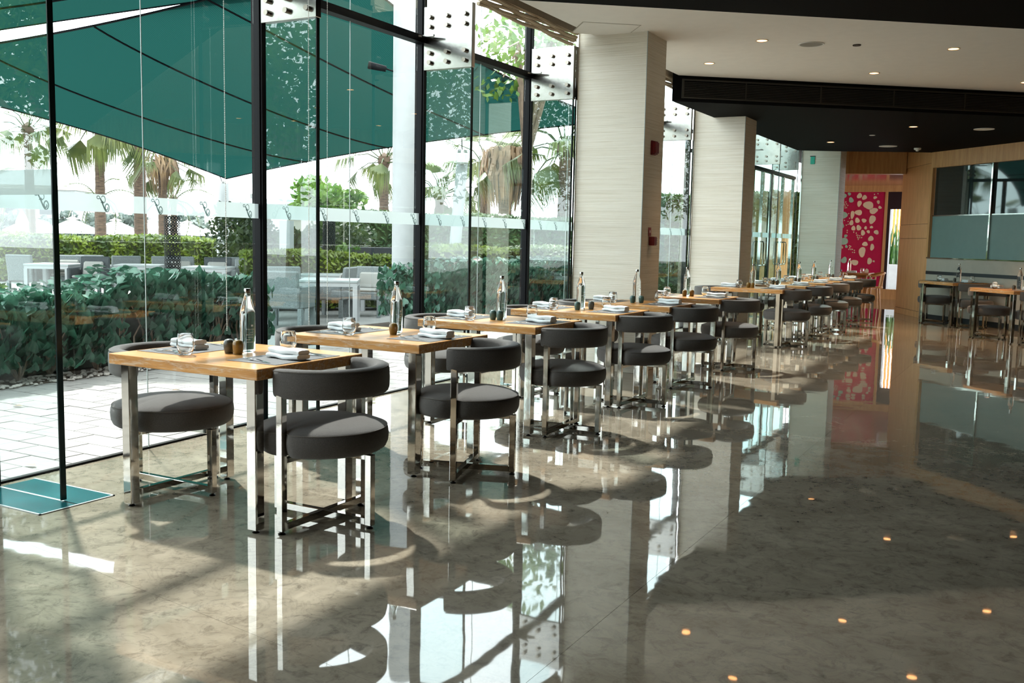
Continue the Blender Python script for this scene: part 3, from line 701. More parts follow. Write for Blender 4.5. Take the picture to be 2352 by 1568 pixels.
TABLE, CHAIR, BOTTLE = make_table(), make_chair(), make_bottle()
GL, NAP, FORK, KNIFE, SPOON, MATM = make_glass(), make_napkin(), make_fork(), make_knife(), make_spoon(), make_mat()
SH = {k: make_shaker(k) for k in ('ochre', 'slate', 'tealglaze')}
used = set()
def place(proto, loc, rz):
    o = proto if proto.name not in used else copy_tree(proto)
    used.add(proto.name); o.location = loc; o.rotation_euler = (0, 0, rz); return o
ORD = ['first', 'second', 'third', 'fourth', 'fifth', 'sixth', 'seventh', 'eighth', 'ninth', 'tenth', 'eleventh']
SHN = {'ochre': 'ochre', 'slate': 'dark slate', 'tealglaze': 'teal green'}
def dress(cx, cy, rz, who, row, shakers, sides=(1, -1), names=('on the aisle side', 'on the window side'), chairs=None, jitter=0, full=True):
    """table with chairs, place settings, bottle, shakers; local +X is the aisle side"""
    ca, sa = cos(rz), sin(rz)
    def wp(x, y, z=0): return (cx + x * ca - y * sa, cy + x * sa + y * ca, z)
    T = place(TABLE, (cx, cy, 0), rz); tag(T, 'oak topped dining table with chrome legs, the ' + who, 'table', 'dining tables ' + row)
    zt = .7502
    for s, nm, ch in zip(sides, names, chairs):
        if ch:
            c = place(CHAIR, wp(ch[0], ch[1]), rz + (0 if s > 0 else pi) + R(ch[2]))
            tag(c, 'charcoal barrel back chair %s of the %s' % (nm, who), 'chair', 'charcoal chairs ' + row)
        a = rz + (0 if s > 0 else pi)
        def sp(x, y, z): return wp(s * x, s * y, z)
        w = '%s of the %s' % (nm, who)
        j = lambda k: rnd.uniform(-k, k)
        tag(link('placemat', MATM, None, sp(.30, 0, zt), a), 'dark woven striped placemat ' + w, 'placemat', 'placemats ' + row)
        tag(link('napkin', NAP, None, sp(.335 + j(.01), .0 + j(.02), zt + .002), a + R(j(5)) + R(-6)), 'folded white cloth napkin ' + w, 'napkin', 'napkins ' + row)
        tag(link('drinking_glass', GL, None, sp(.145 + j(.01), .215 + j(.015), zt + .0005), a), 'stemless drinking glass ' + w, 'glass', 'drinking glasses ' + row)
        if full:
            tag(link('fork', FORK, None, sp(.29, -.165 + j(.015), zt + .002), a + pi + R(j(6) - 8)), 'steel fork ' + w, 'fork', 'forks ' + row)
            tag(link('knife', KNIFE, None, sp(.31, .150 + j(.008), zt + .002), a + pi + R(j(2))), 'steel table knife ' + w, 'knife', 'knives ' + row)
            tag(link('spoon', SPOON, None, sp(.27, .185 + j(.004), zt + .002), a + pi + R(j(2))), 'steel spoon ' + w, 'spoon', 'spoons ' + row)
    b = place(BOTTLE, wp(-.035 + rnd.uniform(-.02, .02), .10 + rnd.uniform(-.02, .02), zt), rz)
    tag(b, 'tall clear water bottle with metal cap on the ' + who, 'bottle', 'water bottles ' + row)
    for (k, x, y) in shakers:
        pos = 'left' if x < shakers[-1][1] or len(shakers) == 1 else 'right'
        tag(link('shaker', SH[k], None, wp(x, y, zt)), '%s egg shaped shaker, the %s one on the %s' % (SHN[k], pos, who) if len(shakers) > 1 else '%s egg shaped shaker on the %s' % (SHN[k], who), 'shaker', 'table shakers ' + row)

TY = [3.49, 4.73, 6.10, 7.47, 8.72, 10.22, 12.96, 14.30, 15.60, 16.85, 18.20]
SHK = [[('slate', -.04, -.02), ('ochre', .022, -.022)], [('ochre', .035, .0)], [('tealglaze', -.05, -.03), ('tealglaze', .01, -.035)], [('tealglaze', -.005, -.06), ('slate', .05, .10)],
       [('tealglaze', -.01, -.06), ('tealglaze', .055, -.0)], [('ochre', -.01, -.05), ('ochre', .055, .0)], [('ochre', -.05, -.08), ('ochre', .01, -.09)], [('slate', -.05, -.10), ('slate', .01, -.10)], [('slate', -.03, -.08), ('slate', .03, -.08)], [('tealglaze', -.02, -.06), ('slate', .04, -.05)], [('slate', -.02, -.06), ('slate', .04, -.05)]]
CB = [(.525, .01, 0), (.585, -.05, 18), (.515, -.02, 3), (.50, -.02, 0), (.50, -.02, -2), (.49, .0, 4), (.45, .02, 0), (.47, 0, 2), (.47, 0, -3), (.47, 0, 2), (.47, 0, 0)]
CA = [(-.49, .03, 0), (-.53, .05, -4), (-.52, .06, 3), (-.50, .05, 0), (-.50, .0, 3), (-.5, .03, -4), (-.50, .0, 2), (-.5, 0, 0), (-.5, 0, 0), (-.5, 0, 0), (-.5, 0, 0)]
for i, y in enumerate(TY):
    dress(-3.448, y, 0, '%s window table from the camera' % ORD[i], 'in the window row', SHK[i], chairs=(CB[i], CA[i]), full=i < 9)
# ---- two tables along the diagonal wall on the right
ra = atan2(-.77, .64)
for i, (fx0, fy0, fx1, fy1) in enumerate(((-1.83, 18.55, -1.32, 17.90), (-.83, 15.98, -.36, 15.40))):
    mx, my = (fx0 + fx1) / 2, (fy0 + fy1) / 2
    nx, ny = .77, .64
    who = ('table by the wood pillar', 'table at the right picture edge')[i]
    dress(mx + nx * .22, my + ny * .22, ra, who, 'along the diagonal wall', [('slate', .06, -.05)], names=('on the near side', 'on the far side'), chairs=((.50, .02, 3), (-.50, .0, -3)), full=True)

# ---- far wooden table with bent wood chair in front of the crimson wall
wt = empty('side_table', (-3.92, 22.6, 0)); tag(wt, 'plain wooden table in front of the crimson wall', 'table')
MB().box(-.5, .5, -.4, .4, .70, .74).build('tabletop', 'woodchair', wt, bevel=.004)
for sx in (-.44, .44):
    for sy in (-.34, .34): MB().box(sx - .02, sx + .02, sy - .02, sy + .02, 0, .70).build('leg', 'woodchair', wt)
MB().box(-.45, .45, -.33, -.31, .64, .70).build('apron', 'woodchair', wt); MB().box(-.45, .45, .31, .33, .64, .70).build('apron', 'woodchair', wt)
for i, (cx, cy, ang, lab) in enumerate(((-3.36, 22.35, R(20), 'bent wood armchair right of the far wooden table'), (-4.1, 21.95, R(-80), 'bent wood armchair in front of the far wooden table'))):
    wc = empty('wooden_armchair', (cx, cy, 0), ang); tag(wc, lab, 'chair', 'bent wood armchairs')
    MB().lathe([(0, .43), (.22, .43), (.235, .445), (.22, .46), (0, .455)], 24).build('seat', 'woodchair', wc, smooth=True)
    pts = [(.25 * cos(R(-110 + 220 * q / 20)), .27 * sin(R(-110 + 220 * q / 20)), .70 + .06 * cos(R(-110 + 220 * q / 20))) for q in range(21)]
    MB().tube(pts, .022, 8).build('arm_rail', 'woodchair', wc, smooth=True)
    for q in range(7):
        a = R(-90 + 30 * q); MB().tube([(.20 * cos(a), .20 * sin(a), .45), (.25 * cos(a), .27 * sin(a), .70 + .06 * cos(a))], .010, 6).build('spindle', 'woodchair', wc)
    for q in range(4):
        a = R(45 + 90 * q); MB().tube([(.18 * cos(a), .18 * sin(a), .44), (.23 * cos(a), .23 * sin(a), 0)], [.018, .012], 6).build('leg', 'woodchair', wc)
b = place(BOTTLE, (-3.90, 22.62, .741), 0); tag(b, 'clear water bottle on the far wooden table', 'bottle')
for k, (x, y) in enumerate(((-4.2, 22.45), (-3.62, 22.6))): tag(link('drinking_glass', GL, None, (x, y, .741)), 'drinking glass on the far wooden table, %s of the bottle' % ('left', 'right')[k], 'glass')
tag(link('napkin', NAP, None, (-3.8, 22.35, .741)), 'white napkin on the far wooden table', 'napkin')
tag(link('shaker', SH['slate'], None, (-4.06, 22.5, .741)), 'dark shaker on the far wooden table', 'shaker')

# ================================================================== OUTSIDE
struct(MB().box(-90, -4.91, -40, 90, -.30, -.06).build('ground', 'patio'))
pv = struct(MB().box(-7.62, -4.62, -9, 30, -.06, -.022).build('paving', 'joint'))
TW, TH_ = .42, .20
near = []; rest = MB()
iy = 0; y = -8.0
while y < 28:
    off = (iy % 2) * TW / 2; xr_ = min(fx(max(min(y, 39), -7.9)), fx(max(min(y + TH_, 39), -7.9))) - .04; x = -4.60 - off
    while x > -7.6:
        x0, x1 = max(x - TW + .005, -7.6), min(x - .005, xr_)
        if x1 - x0 > .03:
            dz = rnd.uniform(-.002, .001); q = MB().box(x0, x1, y + .004, y + TH_ - .004, -.03, -.004 + dz)
            if 2.3 < y < 8.6 and len(near) < 300: near.append(q)
            else: rest.add(q.v, q.f)
        x -= TW
    y += TH_; iy += 1
for q in near: q.build('paving_tile', 'paving', pv)
o = rest.build('paving_tiles_beyond', 'paving', pv); o['kind'] = 'stuff'
struct(MB().box(-9.0, -7.62, -9, 8.4, -.06, .0).build('planting_bed', 'soil'))
struct(MB().box(-9.0, -7.62, 11.6, 20, -.06, .0).build('planting_bed_far', 'soil'))
pb = MB()
for i in range(900):
    x = rnd.uniform(-7.95, -7.55); yy = rnd.uniform(2, 8.3); r = rnd.uniform(.012, .03); a = rnd.uniform(0, 6)
    pb.lathe([(0, -r * .5), (r * .8, -r * .2), (r, .1 * r), (r * .6, r * .55), (0, r * .65)], 6, (x, yy, .0 + r * .3), rf=lambda t: 1 + .25 * sin(2 * t + a))
tag(pb.build('pebbles', 'pebble', smooth=True), 'grey pebbles along the foot of the hedge', 'pebbles', kind='stuff')
# fallen leaves on the paving
for (x, yy, nm) in ((-6.75, 4.55, 'left of the first chair'), (-6.4, 5.75, 'in the middle of the paving'), (-6.2, 6.6, 'beside the table leg'), (-4.98, 3.42, 'close to the window track')):
    mb = MB().add([(-.05, 0, 0), (-.01, -.022, .008), (.05, 0, .004), (-.01, .022, .01)], [(0, 1, 2), (0, 2, 3)])
    tag(mb.build('fallen_leaf', 'deadfrond', None, (x, yy, .002), rnd.uniform(0, 6)), 'dry fallen leaf on the pale paving, ' + nm, 'leaf', 'fallen leaves')

# ---- leafy hedge with heart shaped leaves
def heart():
    v = [(0, 0, 0), (.028, -.012, .006), (.042, .012, .010), (.036, .045, .008), (0, .095, -.012), (-.036, .045, .008), (-.042, .012, .010), (-.028, -.012, .006), (0, .045, -.004)]
    return v, [(0, 1, 2, 8), (8, 2, 3, 4), (0, 8, 6, 7), (8, 4, 5, 6)]
HV, HF = heart()
HM = MB().add(HV, HF).mesh('leaf', M['heart'], smooth=True, ang=80); HMR = MB().add(HV, HF).mesh('leaf', M['heartred'], smooth=True, ang=80)
def heart_hedge(label, x0, x1, y0, y1, topf, n, parts):
    h = empty('leafy_hedge', ((x0 + x1) / 2, (y0 + y1) / 2, 0)); tag(h, label, 'hedge'); ox, oy = h.location.x, h.location.y
    rest = MB(); cnt = 0; pl_ = []
    for i in range(n):
        y = rnd.uniform(y0, y1); t = topf(y); r = rnd.random()
        if r < .55:      # front face
            z = t * rnd.random() ** .6; z = max(z, .12); x = x1 - rnd.random() ** 2 * .28 - .10 * max(0, z / t - .7)
            rot = (R(rnd.uniform(95, 150)), R(rnd.uniform(-25, 25)), R(90 + rnd.uniform(-45, 45)))
            if z / t < .72 and sin(y * 3.1) * sin(y * 1.3 + .5) > .35 and rnd.random() < .75: continue
        elif r < .85:    # top
            z = t + rnd.uniform(-.10, .07); x = rnd.uniform(x0, x1 - .05); rot = (R(rnd.uniform(-40, 30)), R(rnd.uniform(-35, 35)), R(rnd.uniform(0, 360)))
        else:            # ends / inside
            z = rnd.uniform(.15, t); x = rnd.uniform(x0, x1); y = rnd.choice((y0, y1)) + rnd.uniform(-.12, .12); rot = (R(rnd.uniform(60, 150)), R(rnd.uniform(-30, 30)), R(rnd.uniform(0, 360)))
        sc = rnd.uniform(.75, 1.35)
        pl_.append((x - ox, y - oy, z, rot, sc, z > t - .03 and rnd.random() < .3, r < .85))
    pl_.sort(key=lambda p: -(p[4] + (.5 if p[6] else 0) - hypot(p[0] + ox, p[1] + oy) * .06))
    for (x, y, z, rot, sc, red, _) in pl_:
        if cnt < parts:
            o = link('leaf', HMR if red else HM, h, (x, y, z)); o.rotation_euler = rot; o.scale = (sc,) * 3; cnt += 1
        else:
            m = Matrix.LocRotScale(Vector((x, y, z)), __import__('mathutils').Euler(rot), Vector((sc,) * 3)); rest.add([m @ Vector(v) for v in HV], HF)
    o = rest.build('foliage', 'heart', h, smooth=True, ang=80); o['kind'] = 'stuff'
    tw = MB(); 
    y = y0 + .15
    while y < y1:
        t = topf(y); x = x1 - .28 + rnd.uniform(-.1, .05); 
        for k in range(rnd.randint(5, 9)):
            a, b = rnd.uniform(-.25, .25), rnd.uniform(-.30, .30); pts = [(x - ox, y - oy, 0)]
            for q in range(1, 6):
                f = q / 5; pts.append((x - ox + a * f + rnd.uniform(-.03, .03), y - oy + b * f + rnd.uniform(-.04, .04), f * t * rnd.uniform(.86, .96)))
            tw.tube(pts, [.014, .011, .009, .007, .005, .003], 5)
        y += rnd.uniform(.28, .45)
    tw.build('branches', 'twig', h, smooth=True)
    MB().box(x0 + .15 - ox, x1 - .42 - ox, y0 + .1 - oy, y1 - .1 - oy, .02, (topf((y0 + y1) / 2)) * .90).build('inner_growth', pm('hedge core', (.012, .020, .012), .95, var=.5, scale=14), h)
heart_hedge('dense hedge of heart shaped leaves with bare stems, beyond the first big pane', -8.75, -7.62, -5.0, 8.15, lambda y: .71 + .17 * math.exp(-((y - 7.2) / 1.0) ** 2) + .03 * sin(y * 4), 9500, 300)
heart_hedge('smaller hedge of heart shaped leaves right of the white outdoor column', -8.7, -7.65, 11.75, 17.5, lambda y: .90 + .05 * sin(y * 2.5), 4200, 300)

# ---- generic leafy masses
def leafcloud(fn, n, size):
    mb = MB()
    for i in range(n):
        p = Vector(fn()); a = Vector((rnd.gauss(0, 1), rnd.gauss(0, 1), rnd.gauss(0, 1))).normalized(); b = a.orthogonal().normalized(); s_ = size * rnd.uniform(.6, 1.4)
        mb.add([p - a * s_, p + b * s_ * .5, p + a * s_, p - b * s_ * .5], [(0, 1, 2, 3)])
    return mb
def clipped_hedge(label, ax, ay, bx, by, depth, z0, z1, n, size, mat, bow=0):
    d = Vector((bx - ax, by - ay)); L = d.length; h = empty('clipped_hedge', (ax, ay, 0), atan2(d.y, d.x)); tag(h, label, 'hedge')
    def fn():
        x = rnd.uniform(0, L); r = rnd.random(); zz = z1 + .04 * sin(x * 1.7)
        if r < .5: return (x, rnd.uniform(-.06, .04) , rnd.uniform(z0, zz))
        if r < .93: return (x, rnd.uniform(0, depth), zz + rnd.uniform(-.05, .05))
        return (rnd.choice((0, L)), rnd.uniform(0, depth), rnd.uniform(z0, zz))
    o = leafcloud(fn, n, size).build('foliage', mat, h); o['kind'] = 'stuff'
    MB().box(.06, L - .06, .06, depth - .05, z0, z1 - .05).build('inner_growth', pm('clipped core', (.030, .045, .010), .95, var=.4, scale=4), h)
clipped_hedge('long clipped bright green hedge behind the patio chairs', -27.0, 12.4, -18.6, 22.6, 1.6, 0, 1.14, 10000, .075, 'box')
clipped_hedge('short clipped green hedge at the left edge behind the leafy hedge', -13.2, 5.4, -11.9, 7.9, .8, 0, .93, 2600, .05, 'box')
clipped_hedge('low clipped hedge in front of the white bollard', -12.6, 12.9, -10.6, 15.2, .7, 0, .97, 3200, .05, 'box')
clipped_hedge('tall dark clipped hedge behind the grey patio wall', -17.0, 20.6, -10.5, 29.5, 1.5, 0, 1.95, 9000, .08, 'tallhedge')
clipped_hedge('tall clipped hedge outside the glass doors', -10.5, 22.6, -5.06, 23.0, .6, 0, 2.45, 5000, .08, 'tallhedge')
clipped_hedge('yellow green hedge right behind the smaller leafy hedge', -9.9, 15.0, -9.2, 22.0, .9, 0, 1.12, 5000, .06, 'box')
def bush(name, label, cat, x, y, z, rx, ry, rz, n, size, mat, trunk=None):
    h = empty(name, (x, y, 0)); tag(h, label, cat)
    cl = [(rnd.gauss(0, .45), rnd.gauss(0, .45), rnd.gauss(0, .40)) for _ in range(16)]
    def fn():
        c_ = rnd.choice(cl); a = Vector((rnd.gauss(0, 1), rnd.gauss(0, 1), rnd.gauss(0, 1))).normalized() * .42 * rnd.random() ** .4
        return ((c_[0] + a.x) * rx, (c_[1] + a.y) * ry, z + (c_[2] + a.z) * rz)
    o = leafcloud(fn, n, size).build('foliage', mat, h); o['kind'] = 'stuff'
    mb = MB()
    r0 = trunk or .04
    mb.tube([(0, 0, -.1), (.05, .02, z * .5), (0, 0, z)], [r0, r0 * .8, r0 * .5], 7)
    for c_ in cl[:8]: mb.tube([(0, 0, z * .55), (c_[0] * rx * .5, c_[1] * ry * .5, z + c_[2] * rz * .3), (c_[0] * rx, c_[1] * ry, z + c_[2] * rz)], [r0 * .5, r0 * .3, r0 * .12], 5)
    mb.build('trunk', 'twig', h, smooth=True)
    return h
bush('garden_bush', 'dark garden bush behind the white sail pole', 'bush', -16.9, 17.3, 1.15, 1.0, 1.0, .8, 2600, .07, 'darkbush')
bush('garden_bush', 'large dark bush behind the white bollard', 'bush', -15.8, 18.2, 1.15, 1.2, 1.2, .85, 3000, .07, 'darkbush')
bush('garden_bush', 'light leafy bush right of the white bollard', 'bush', -12.7, 15.3, .85, .75, .75, .45, 1200, .06, 'tree')
bush('garden_tree', 'bright green round tree above the white building', 'tree', -29.2, 34.4, 3.0, 1.9, 1.9, 1.25, 3200, .16, 'tree', .15)
bush('garden_tree', 'green tree seen high at the top of the window beside the nearest column', 'tree', -9.6, 17.9, 5.3, 1.5, 1.5, 1.3, 800, .09, 'tree', .12)
bush('garden_tree', 'broad tree left of the terrace mirrored in the glass fins', 'tree', -11.6, -2.8, 3.6, 2.2, 2.2, 2.2, 8000, .075, 'tree', .15)

# ---- palms
def frond_mesh(L, droop, spread, name, mat, nseg=13, pet=.45):
    mb = MB(); 
    px = L * pet
    mb.tube([(0, 0, 0), (px * .5, 0, .10 * L), (px, 0, .08 * L)], [.03, .02, .015], 5)
    base = Vector((px, 0, .08 * L))
    for i in range(nseg):
        a = R(-spread + 2 * spread * i / (nseg - 1)); bl = (L - px) * (1.0 - .25 * abs(i / (nseg - 1) - .5) * 2) * rnd.uniform(.85, 1.1)
        d = Vector((cos(a), sin(a), 0)); n_ = Vector((-sin(a), cos(a), 0)); w = bl * .027
        p1 = base + d * bl * .5 + Vector((0, 0, -droop * bl * .15)); p2 = base + d * bl * (1 - .35 * droop) + Vector((0, 0, -droop * bl * .75))
        mb.add([base, p1 + n_ * w, p2, p1 - n_ * w + Vector((0, 0, .02))], [(0, 1, 2, 3)])
    return mb.mesh(name, M[mat])
def feather_mesh(L, droop, mat):
    mb = MB(); n = 16; pts = []
    for i in range(n + 1):
        t = i / n; pts.append(Vector((L * (t - .25 * t * t), 0, L * (.45 * t - (.55 + droop) * t * t))))
    mb.tube(pts, [.03 * (1 - .8 * i / n) for i in range(n + 1)], 5)
    for i in range(2, n + 1):
        for s in (-1, 1):
            p = pts[i]; l = L * .26 * (1 - .5 * abs(i / n - .4)); q = p + Vector((l * .5, s * l * .7, -l * .45))
            mb.add([p, p + Vector((.05 * L * .4, 0, 0)), q], [(0, 1, 2)])
    return mb.mesh('frond', M[mat])
FR = [frond_mesh(2.4, .3, 66, 'frond', 'frond', 27), frond_mesh(2.4, .8, 60, 'frond', 'frond', 27), frond_mesh(2.3, 1.2, 50, 'frond', 'frond', 27)]
FE = [feather_mesh(2.2, .15, 'frond'), feather_mesh(2.1, .45, 'frond')]
def palm(label, x, y, H, tr, nf, sc, kind='fan', dead=0, z0=-.06, lean=(0, 0)):
    p = empty('palm_tree', (x, y, z0)); tag(p, label, 'palm tree', 'palms in the garden')
    H = H - z0; pts = []; rr = []; n = max(8, int(H / .16))
    for i in range(n + 1):
        t = i / n; pts.append((lean[0] * t, lean[1] * t, H * t)); rr.append(tr * (1.25 - .3 * t) * (1 + .07 * (i % 2)))
    MB().tube(pts, rr, 10).build('trunk', 'trunk', p, smooth=True, ang=20)
    MB().lathe([(0, -.35), (tr * 1.0, -.35), (tr * 1.55, -.1), (tr * 1.4, .12), (0, .3)], 10, (lean[0], lean[1], H)).build('crown_base', 'trunk', p)
    for i in range(nf):
        a = 2 * pi * (i * .382) + rnd.uniform(-.2, .2); lev = i / nf
        set_ = FE if kind == 'feather' else FR
        m = set_[min(len(set_) - 1, int(lev * len(set_)))]
        tilt = -.75 + 1.5 * lev + rnd.uniform(-.12, .12)
        o = link('frond', m, p, (lean[0] + .1 * cos(a), lean[1] + .1 * sin(a), H + .05 - .2 * lev)); o.rotation_euler = (rnd.uniform(-.2, .2), tilt, a); o.scale = (sc * rnd.uniform(.85, 1.1),) * 3
    if dead: dry_skirt(p, H, dead * 22, 1.5)

def dry_skirt(p, H, n, L):
    mb = MB()
    for i in range(n):
        a = rnd.uniform(0, 2 * pi); r = rnd.uniform(.15, .55); z = H + rnd.uniform(-.1, .35); l = L * rnd.uniform(.6, 1.2); b = a + rnd.uniform(-.5, .5); w = rnd.uniform(.02, .05)
        P_ = [Vector((r * cos(a) * .5, r * sin(a) * .5, z)), Vector(((r + .25) * cos(a), (r + .25) * sin(a), z + .05)), Vector(((r + .35) * cos(b), (r + .35) * sin(b), z - l * .45)), Vector(((r + .2) * cos(b), (r + .2) * sin(b), z - l))]
        t_ = Vector((-sin(a), cos(a), 0)); vs = []
        for k_, q_ in enumerate(P_): ww_ = w * (1, 1.4, 1.2, .2)[k_]; vs += [q_ - t_ * ww_, q_ + t_ * ww_]
        mb.add(vs, [(2 * k_, 2 * k_ + 1, 2 * k_ + 3, 2 * k_ + 2) for k_ in range(3)])
    o = mb.build('dry_skirt', 'deadfrond', p); o['kind'] = 'stuff'
palm('slim palm with a small crown at the far left of the garden', -36.1, 25.15, 5.3, .16, 15, 1.0)
palm('fan palm with wide drooping fronds left of centre in the first big pane', -28.27, 22.3, 5.0, .14, 20, 1.15)
palm('thick scaly palm trunk right of the drooping fan palm', -29.0, 24.57, 5.4, .19, 10, 1.0)
palm('shorter palm with hanging leaf tufts right of the thick trunk', -37.5, 33.1, 4.6, .19, 18, 1.15, dead=4)
palm('low feathery palm between the garden trunks', -40.5, 31.8, 2.9, .15, 12, 1.0, 'feather')
palm('low feathery palm beside the thick scaly trunk', -40, 36.0, 3.0, .15, 12, 1.0, 'feather')
palm('fan palm left of the white outdoor column', -23.75, 32.2, 4.4, .17, 15, 1.05)
palm('bushy palm behind the leaning white pole, left one', -24.6, 37.6, 3.3, .2, 20, 1.25)
palm('taller palm behind the leaning white pole', -20.4, 34.6, 4.3, .2, 16, 1.2)
palm('palm with a brown dried frond skirt left of the nearest column', -15.7, 27.9, 3.9, .2, 8, .8, dead=19)
palm('palm half hidden behind the nearest striped column', -13.6, 28.0, 4.2, .2, 18, 1.2)
palm('palm at the left picture edge low over the hedge', -35.0, 21.7, 2.7, .16, 12, 1.0)

# ---- shade sails
def sail(label, P, sag, n=18):
    o = empty('shade_sail', P[0]); tag(o, label, 'shade sail', 'green shade sails'); o0 = Vector(P[0])
    p = [Vector(q) - o0 for q in P]; cen = sum(p, Vector()) / 4
    def pt(u, v):
        b = p[0] * (1 - u) * (1 - v) + p[1] * u * (1 - v) + p[2] * u * v + p[3] * (1 - u) * v
        # edges bow inwards
        eu = 4 * u * (1 - u); ev = 4 * v * (1 - v)
        w = sag * (eu * (abs(v - .5) * 2) ** 3 + ev * (abs(u - .5) * 2) ** 3)
        q = b + (cen - b) * w; q.z -= .25 * eu * ev; return q
    vs = [pt(i / n, j / n) for j in range(n + 1) for i in range(n + 1)]
    MB().add(vs, [(j * (n + 1) + i, j * (n + 1) + i + 1, (j + 1) * (n + 1) + i + 1, (j + 1) * (n + 1) + i) for j in range(n) for i in range(n)]).build('cloth', 'sail', o, smooth=True, ang=180)
    for k in (.25, .5, .75): MB().tube([pt(t / 20, k) - Vector((0, 0, .02)) for t in range(21)], .018, 5).build('seam', 'black', o)
    ed = [pt(t / 20, 0) for t in range(21)] + [pt(1, t / 20) for t in range(1, 21)] + [pt(1 - t / 20, 1) for t in range(1, 21)] + [pt(0, 1 - t / 20) for t in range(1, 21)]
    MB().tube(ed, .022, 5).build('edge_rope', 'black', o)
    return o
SF, SR_, SN, SL = (-19.16, 19.03, 2.76), (-8.75, 20.19, 3.97), (-11.0, 13.61, 6.01), (-20.57, 10.29, 4.33)
sail('big green shade sail spanning behind the whole window front', [SL, SF, SR_, SN], .10)
sail('second green shade sail above the bright gap at the top left', [(-20.67, 10.09, 4.46), (-12.34, 13.79, 5.72), (-9.39, 9.7, 6.67), (-12.98, 6.45, 5.63)], .03)
def pole(label, p0, p1, r, lamp=False):
    o = empty('sail_pole', p0); tag(o, label, 'pole', 'white sail poles'); d = Vector(p1) - Vector(p0)
    MB().tube([(0, 0, 0), d * .98], [r * 1.08, r], 18).build('mast', 'outwhite', o, smooth=True)
    MB().tube([d * .98, d], [r, r * .96], 18).build('cap', 'steel', o, smooth=True)
    e = d + Vector((.15, -.3, .18)); MB().tube([d + Vector((0, 0, -.1)), d + Vector((.03, -.1, .05)), e], .012, 6).build('shackle', 'darkmetal', o)
    if lamp: MB().box(d.x + .02, d.x + .22, d.y - .32, d.y - .12, d.z - .30, d.z - .08).build('lamp_head', 'whiteplastic', o, bevel=.03)
pole('white sail pole behind the patio chairs left of the second fin', (-19.60, 19.30, -.06), (-19.57, 19.32, 2.70), .155)
pole('leaning white sail pole behind the third glass bay', (-10.75, 16.87, -.06), (-10.55, 16.98, 3.10), .115, True)
oc = empty('outdoor_column', (-8.69, 12.33, -.06)); tag(oc, 'thick round white outdoor column outside the second glass bay', 'column')
MB().lathe([(0, 0), (.20, 0), (.20, 5.72), (.18, 5.8), (0, 5.8)], 32).build('shaft', 'outwhite', oc, smooth=True)
MB().lathe([(.2, 0), (.225, 0), (.225, .08), (.2, .09)], 32, closed=True).build('base_ring', 'outwhite', oc, smooth=True)
sp = empty('spotlight', (-8.86, 12.18, 3.86)); tag(sp, 'small black spotlight on the white outdoor column', 'spotlight')
MB().tube([(.03, .02, -.06), (-.08, -.06, -.02)], .012, 6).build('arm', 'lantern', sp); MB().tube([(-.06, -.05, -.03), (-.28, -.20, .02)], [.045, .06], 10).build('head', 'lantern', sp, smooth=True)

# ---- patio furniture
def armchair_proto(mat):
    t = empty('wicker_armchair')            # faces -Y... back at +Y
    MB().box(-.27, .27, -.27, .25, .30, .44).build('seat', mat, t, bevel=.02)
    b = MB().add([(-.29, .22, .30), (.29, .22, .30), (.29, .30, .30), (-.29, .30, .30), (-.30, .30, .86), (.30, .30, .86), (.30, .37, .86), (-.30, .37, .86)], [(0, 3, 2, 1), (4, 5, 6, 7), (0, 1, 5, 4), (1, 2, 6, 5), (2, 3, 7, 6), (3, 0, 4, 7)])
    b.build('backrest', mat, t, bevel=.02)
    for s in (-1, 1):
        MB().box(s * .30 - .035, s * .30 + .035, -.28, .26, .30, .64).build('armrest', mat, t, bevel=.02)
        for yy in (-.25, .26): MB().box(s * .295 - .03, s * .295 + .03, yy - .03, yy + .03, 0, .31).build('leg', mat, t)
    MB().box(-.25, .25, -.26, .20, .44, .49).build('seat_cushion', 'cushion', t, bevel=.02)
    MB().add([(-.20, .12, .48), (.20, .12, .48), (.20, .20, .48), (-.20, .20, .48), (-.20, .21, .76), (.20, .21, .76), (.20, .28, .76), (-.20, .28, .76)], [(0, 3, 2, 1), (4, 5, 6, 7), (0, 1, 5, 4), (1, 2, 6, 5), (2, 3, 7, 6), (3, 0, 4, 7)]).build('back_cushion', 'cushion', t, bevel=.03)
    return t
AC, ACD = armchair_proto('wicker'), armchair_proto('wickerdark')
def patio_table_proto():
    t = empty('patio_table'); MB().box(-.45, .45, -.45, .45, .66, .70).build('tabletop', 'tabletopout', t, bevel=.006)
    MB().box(-.44, .44, -.44, .44, .60, .66).build('apron', 'outwhite', t)
    for sx in (-.41, .41):
        for sy in (-.41, .41): MB().box(sx - .035, sx + .035, sy - .035, sy + .035, 0, .60).build('leg', 'outwhite', t)
    return t
PT = patio_table_proto()
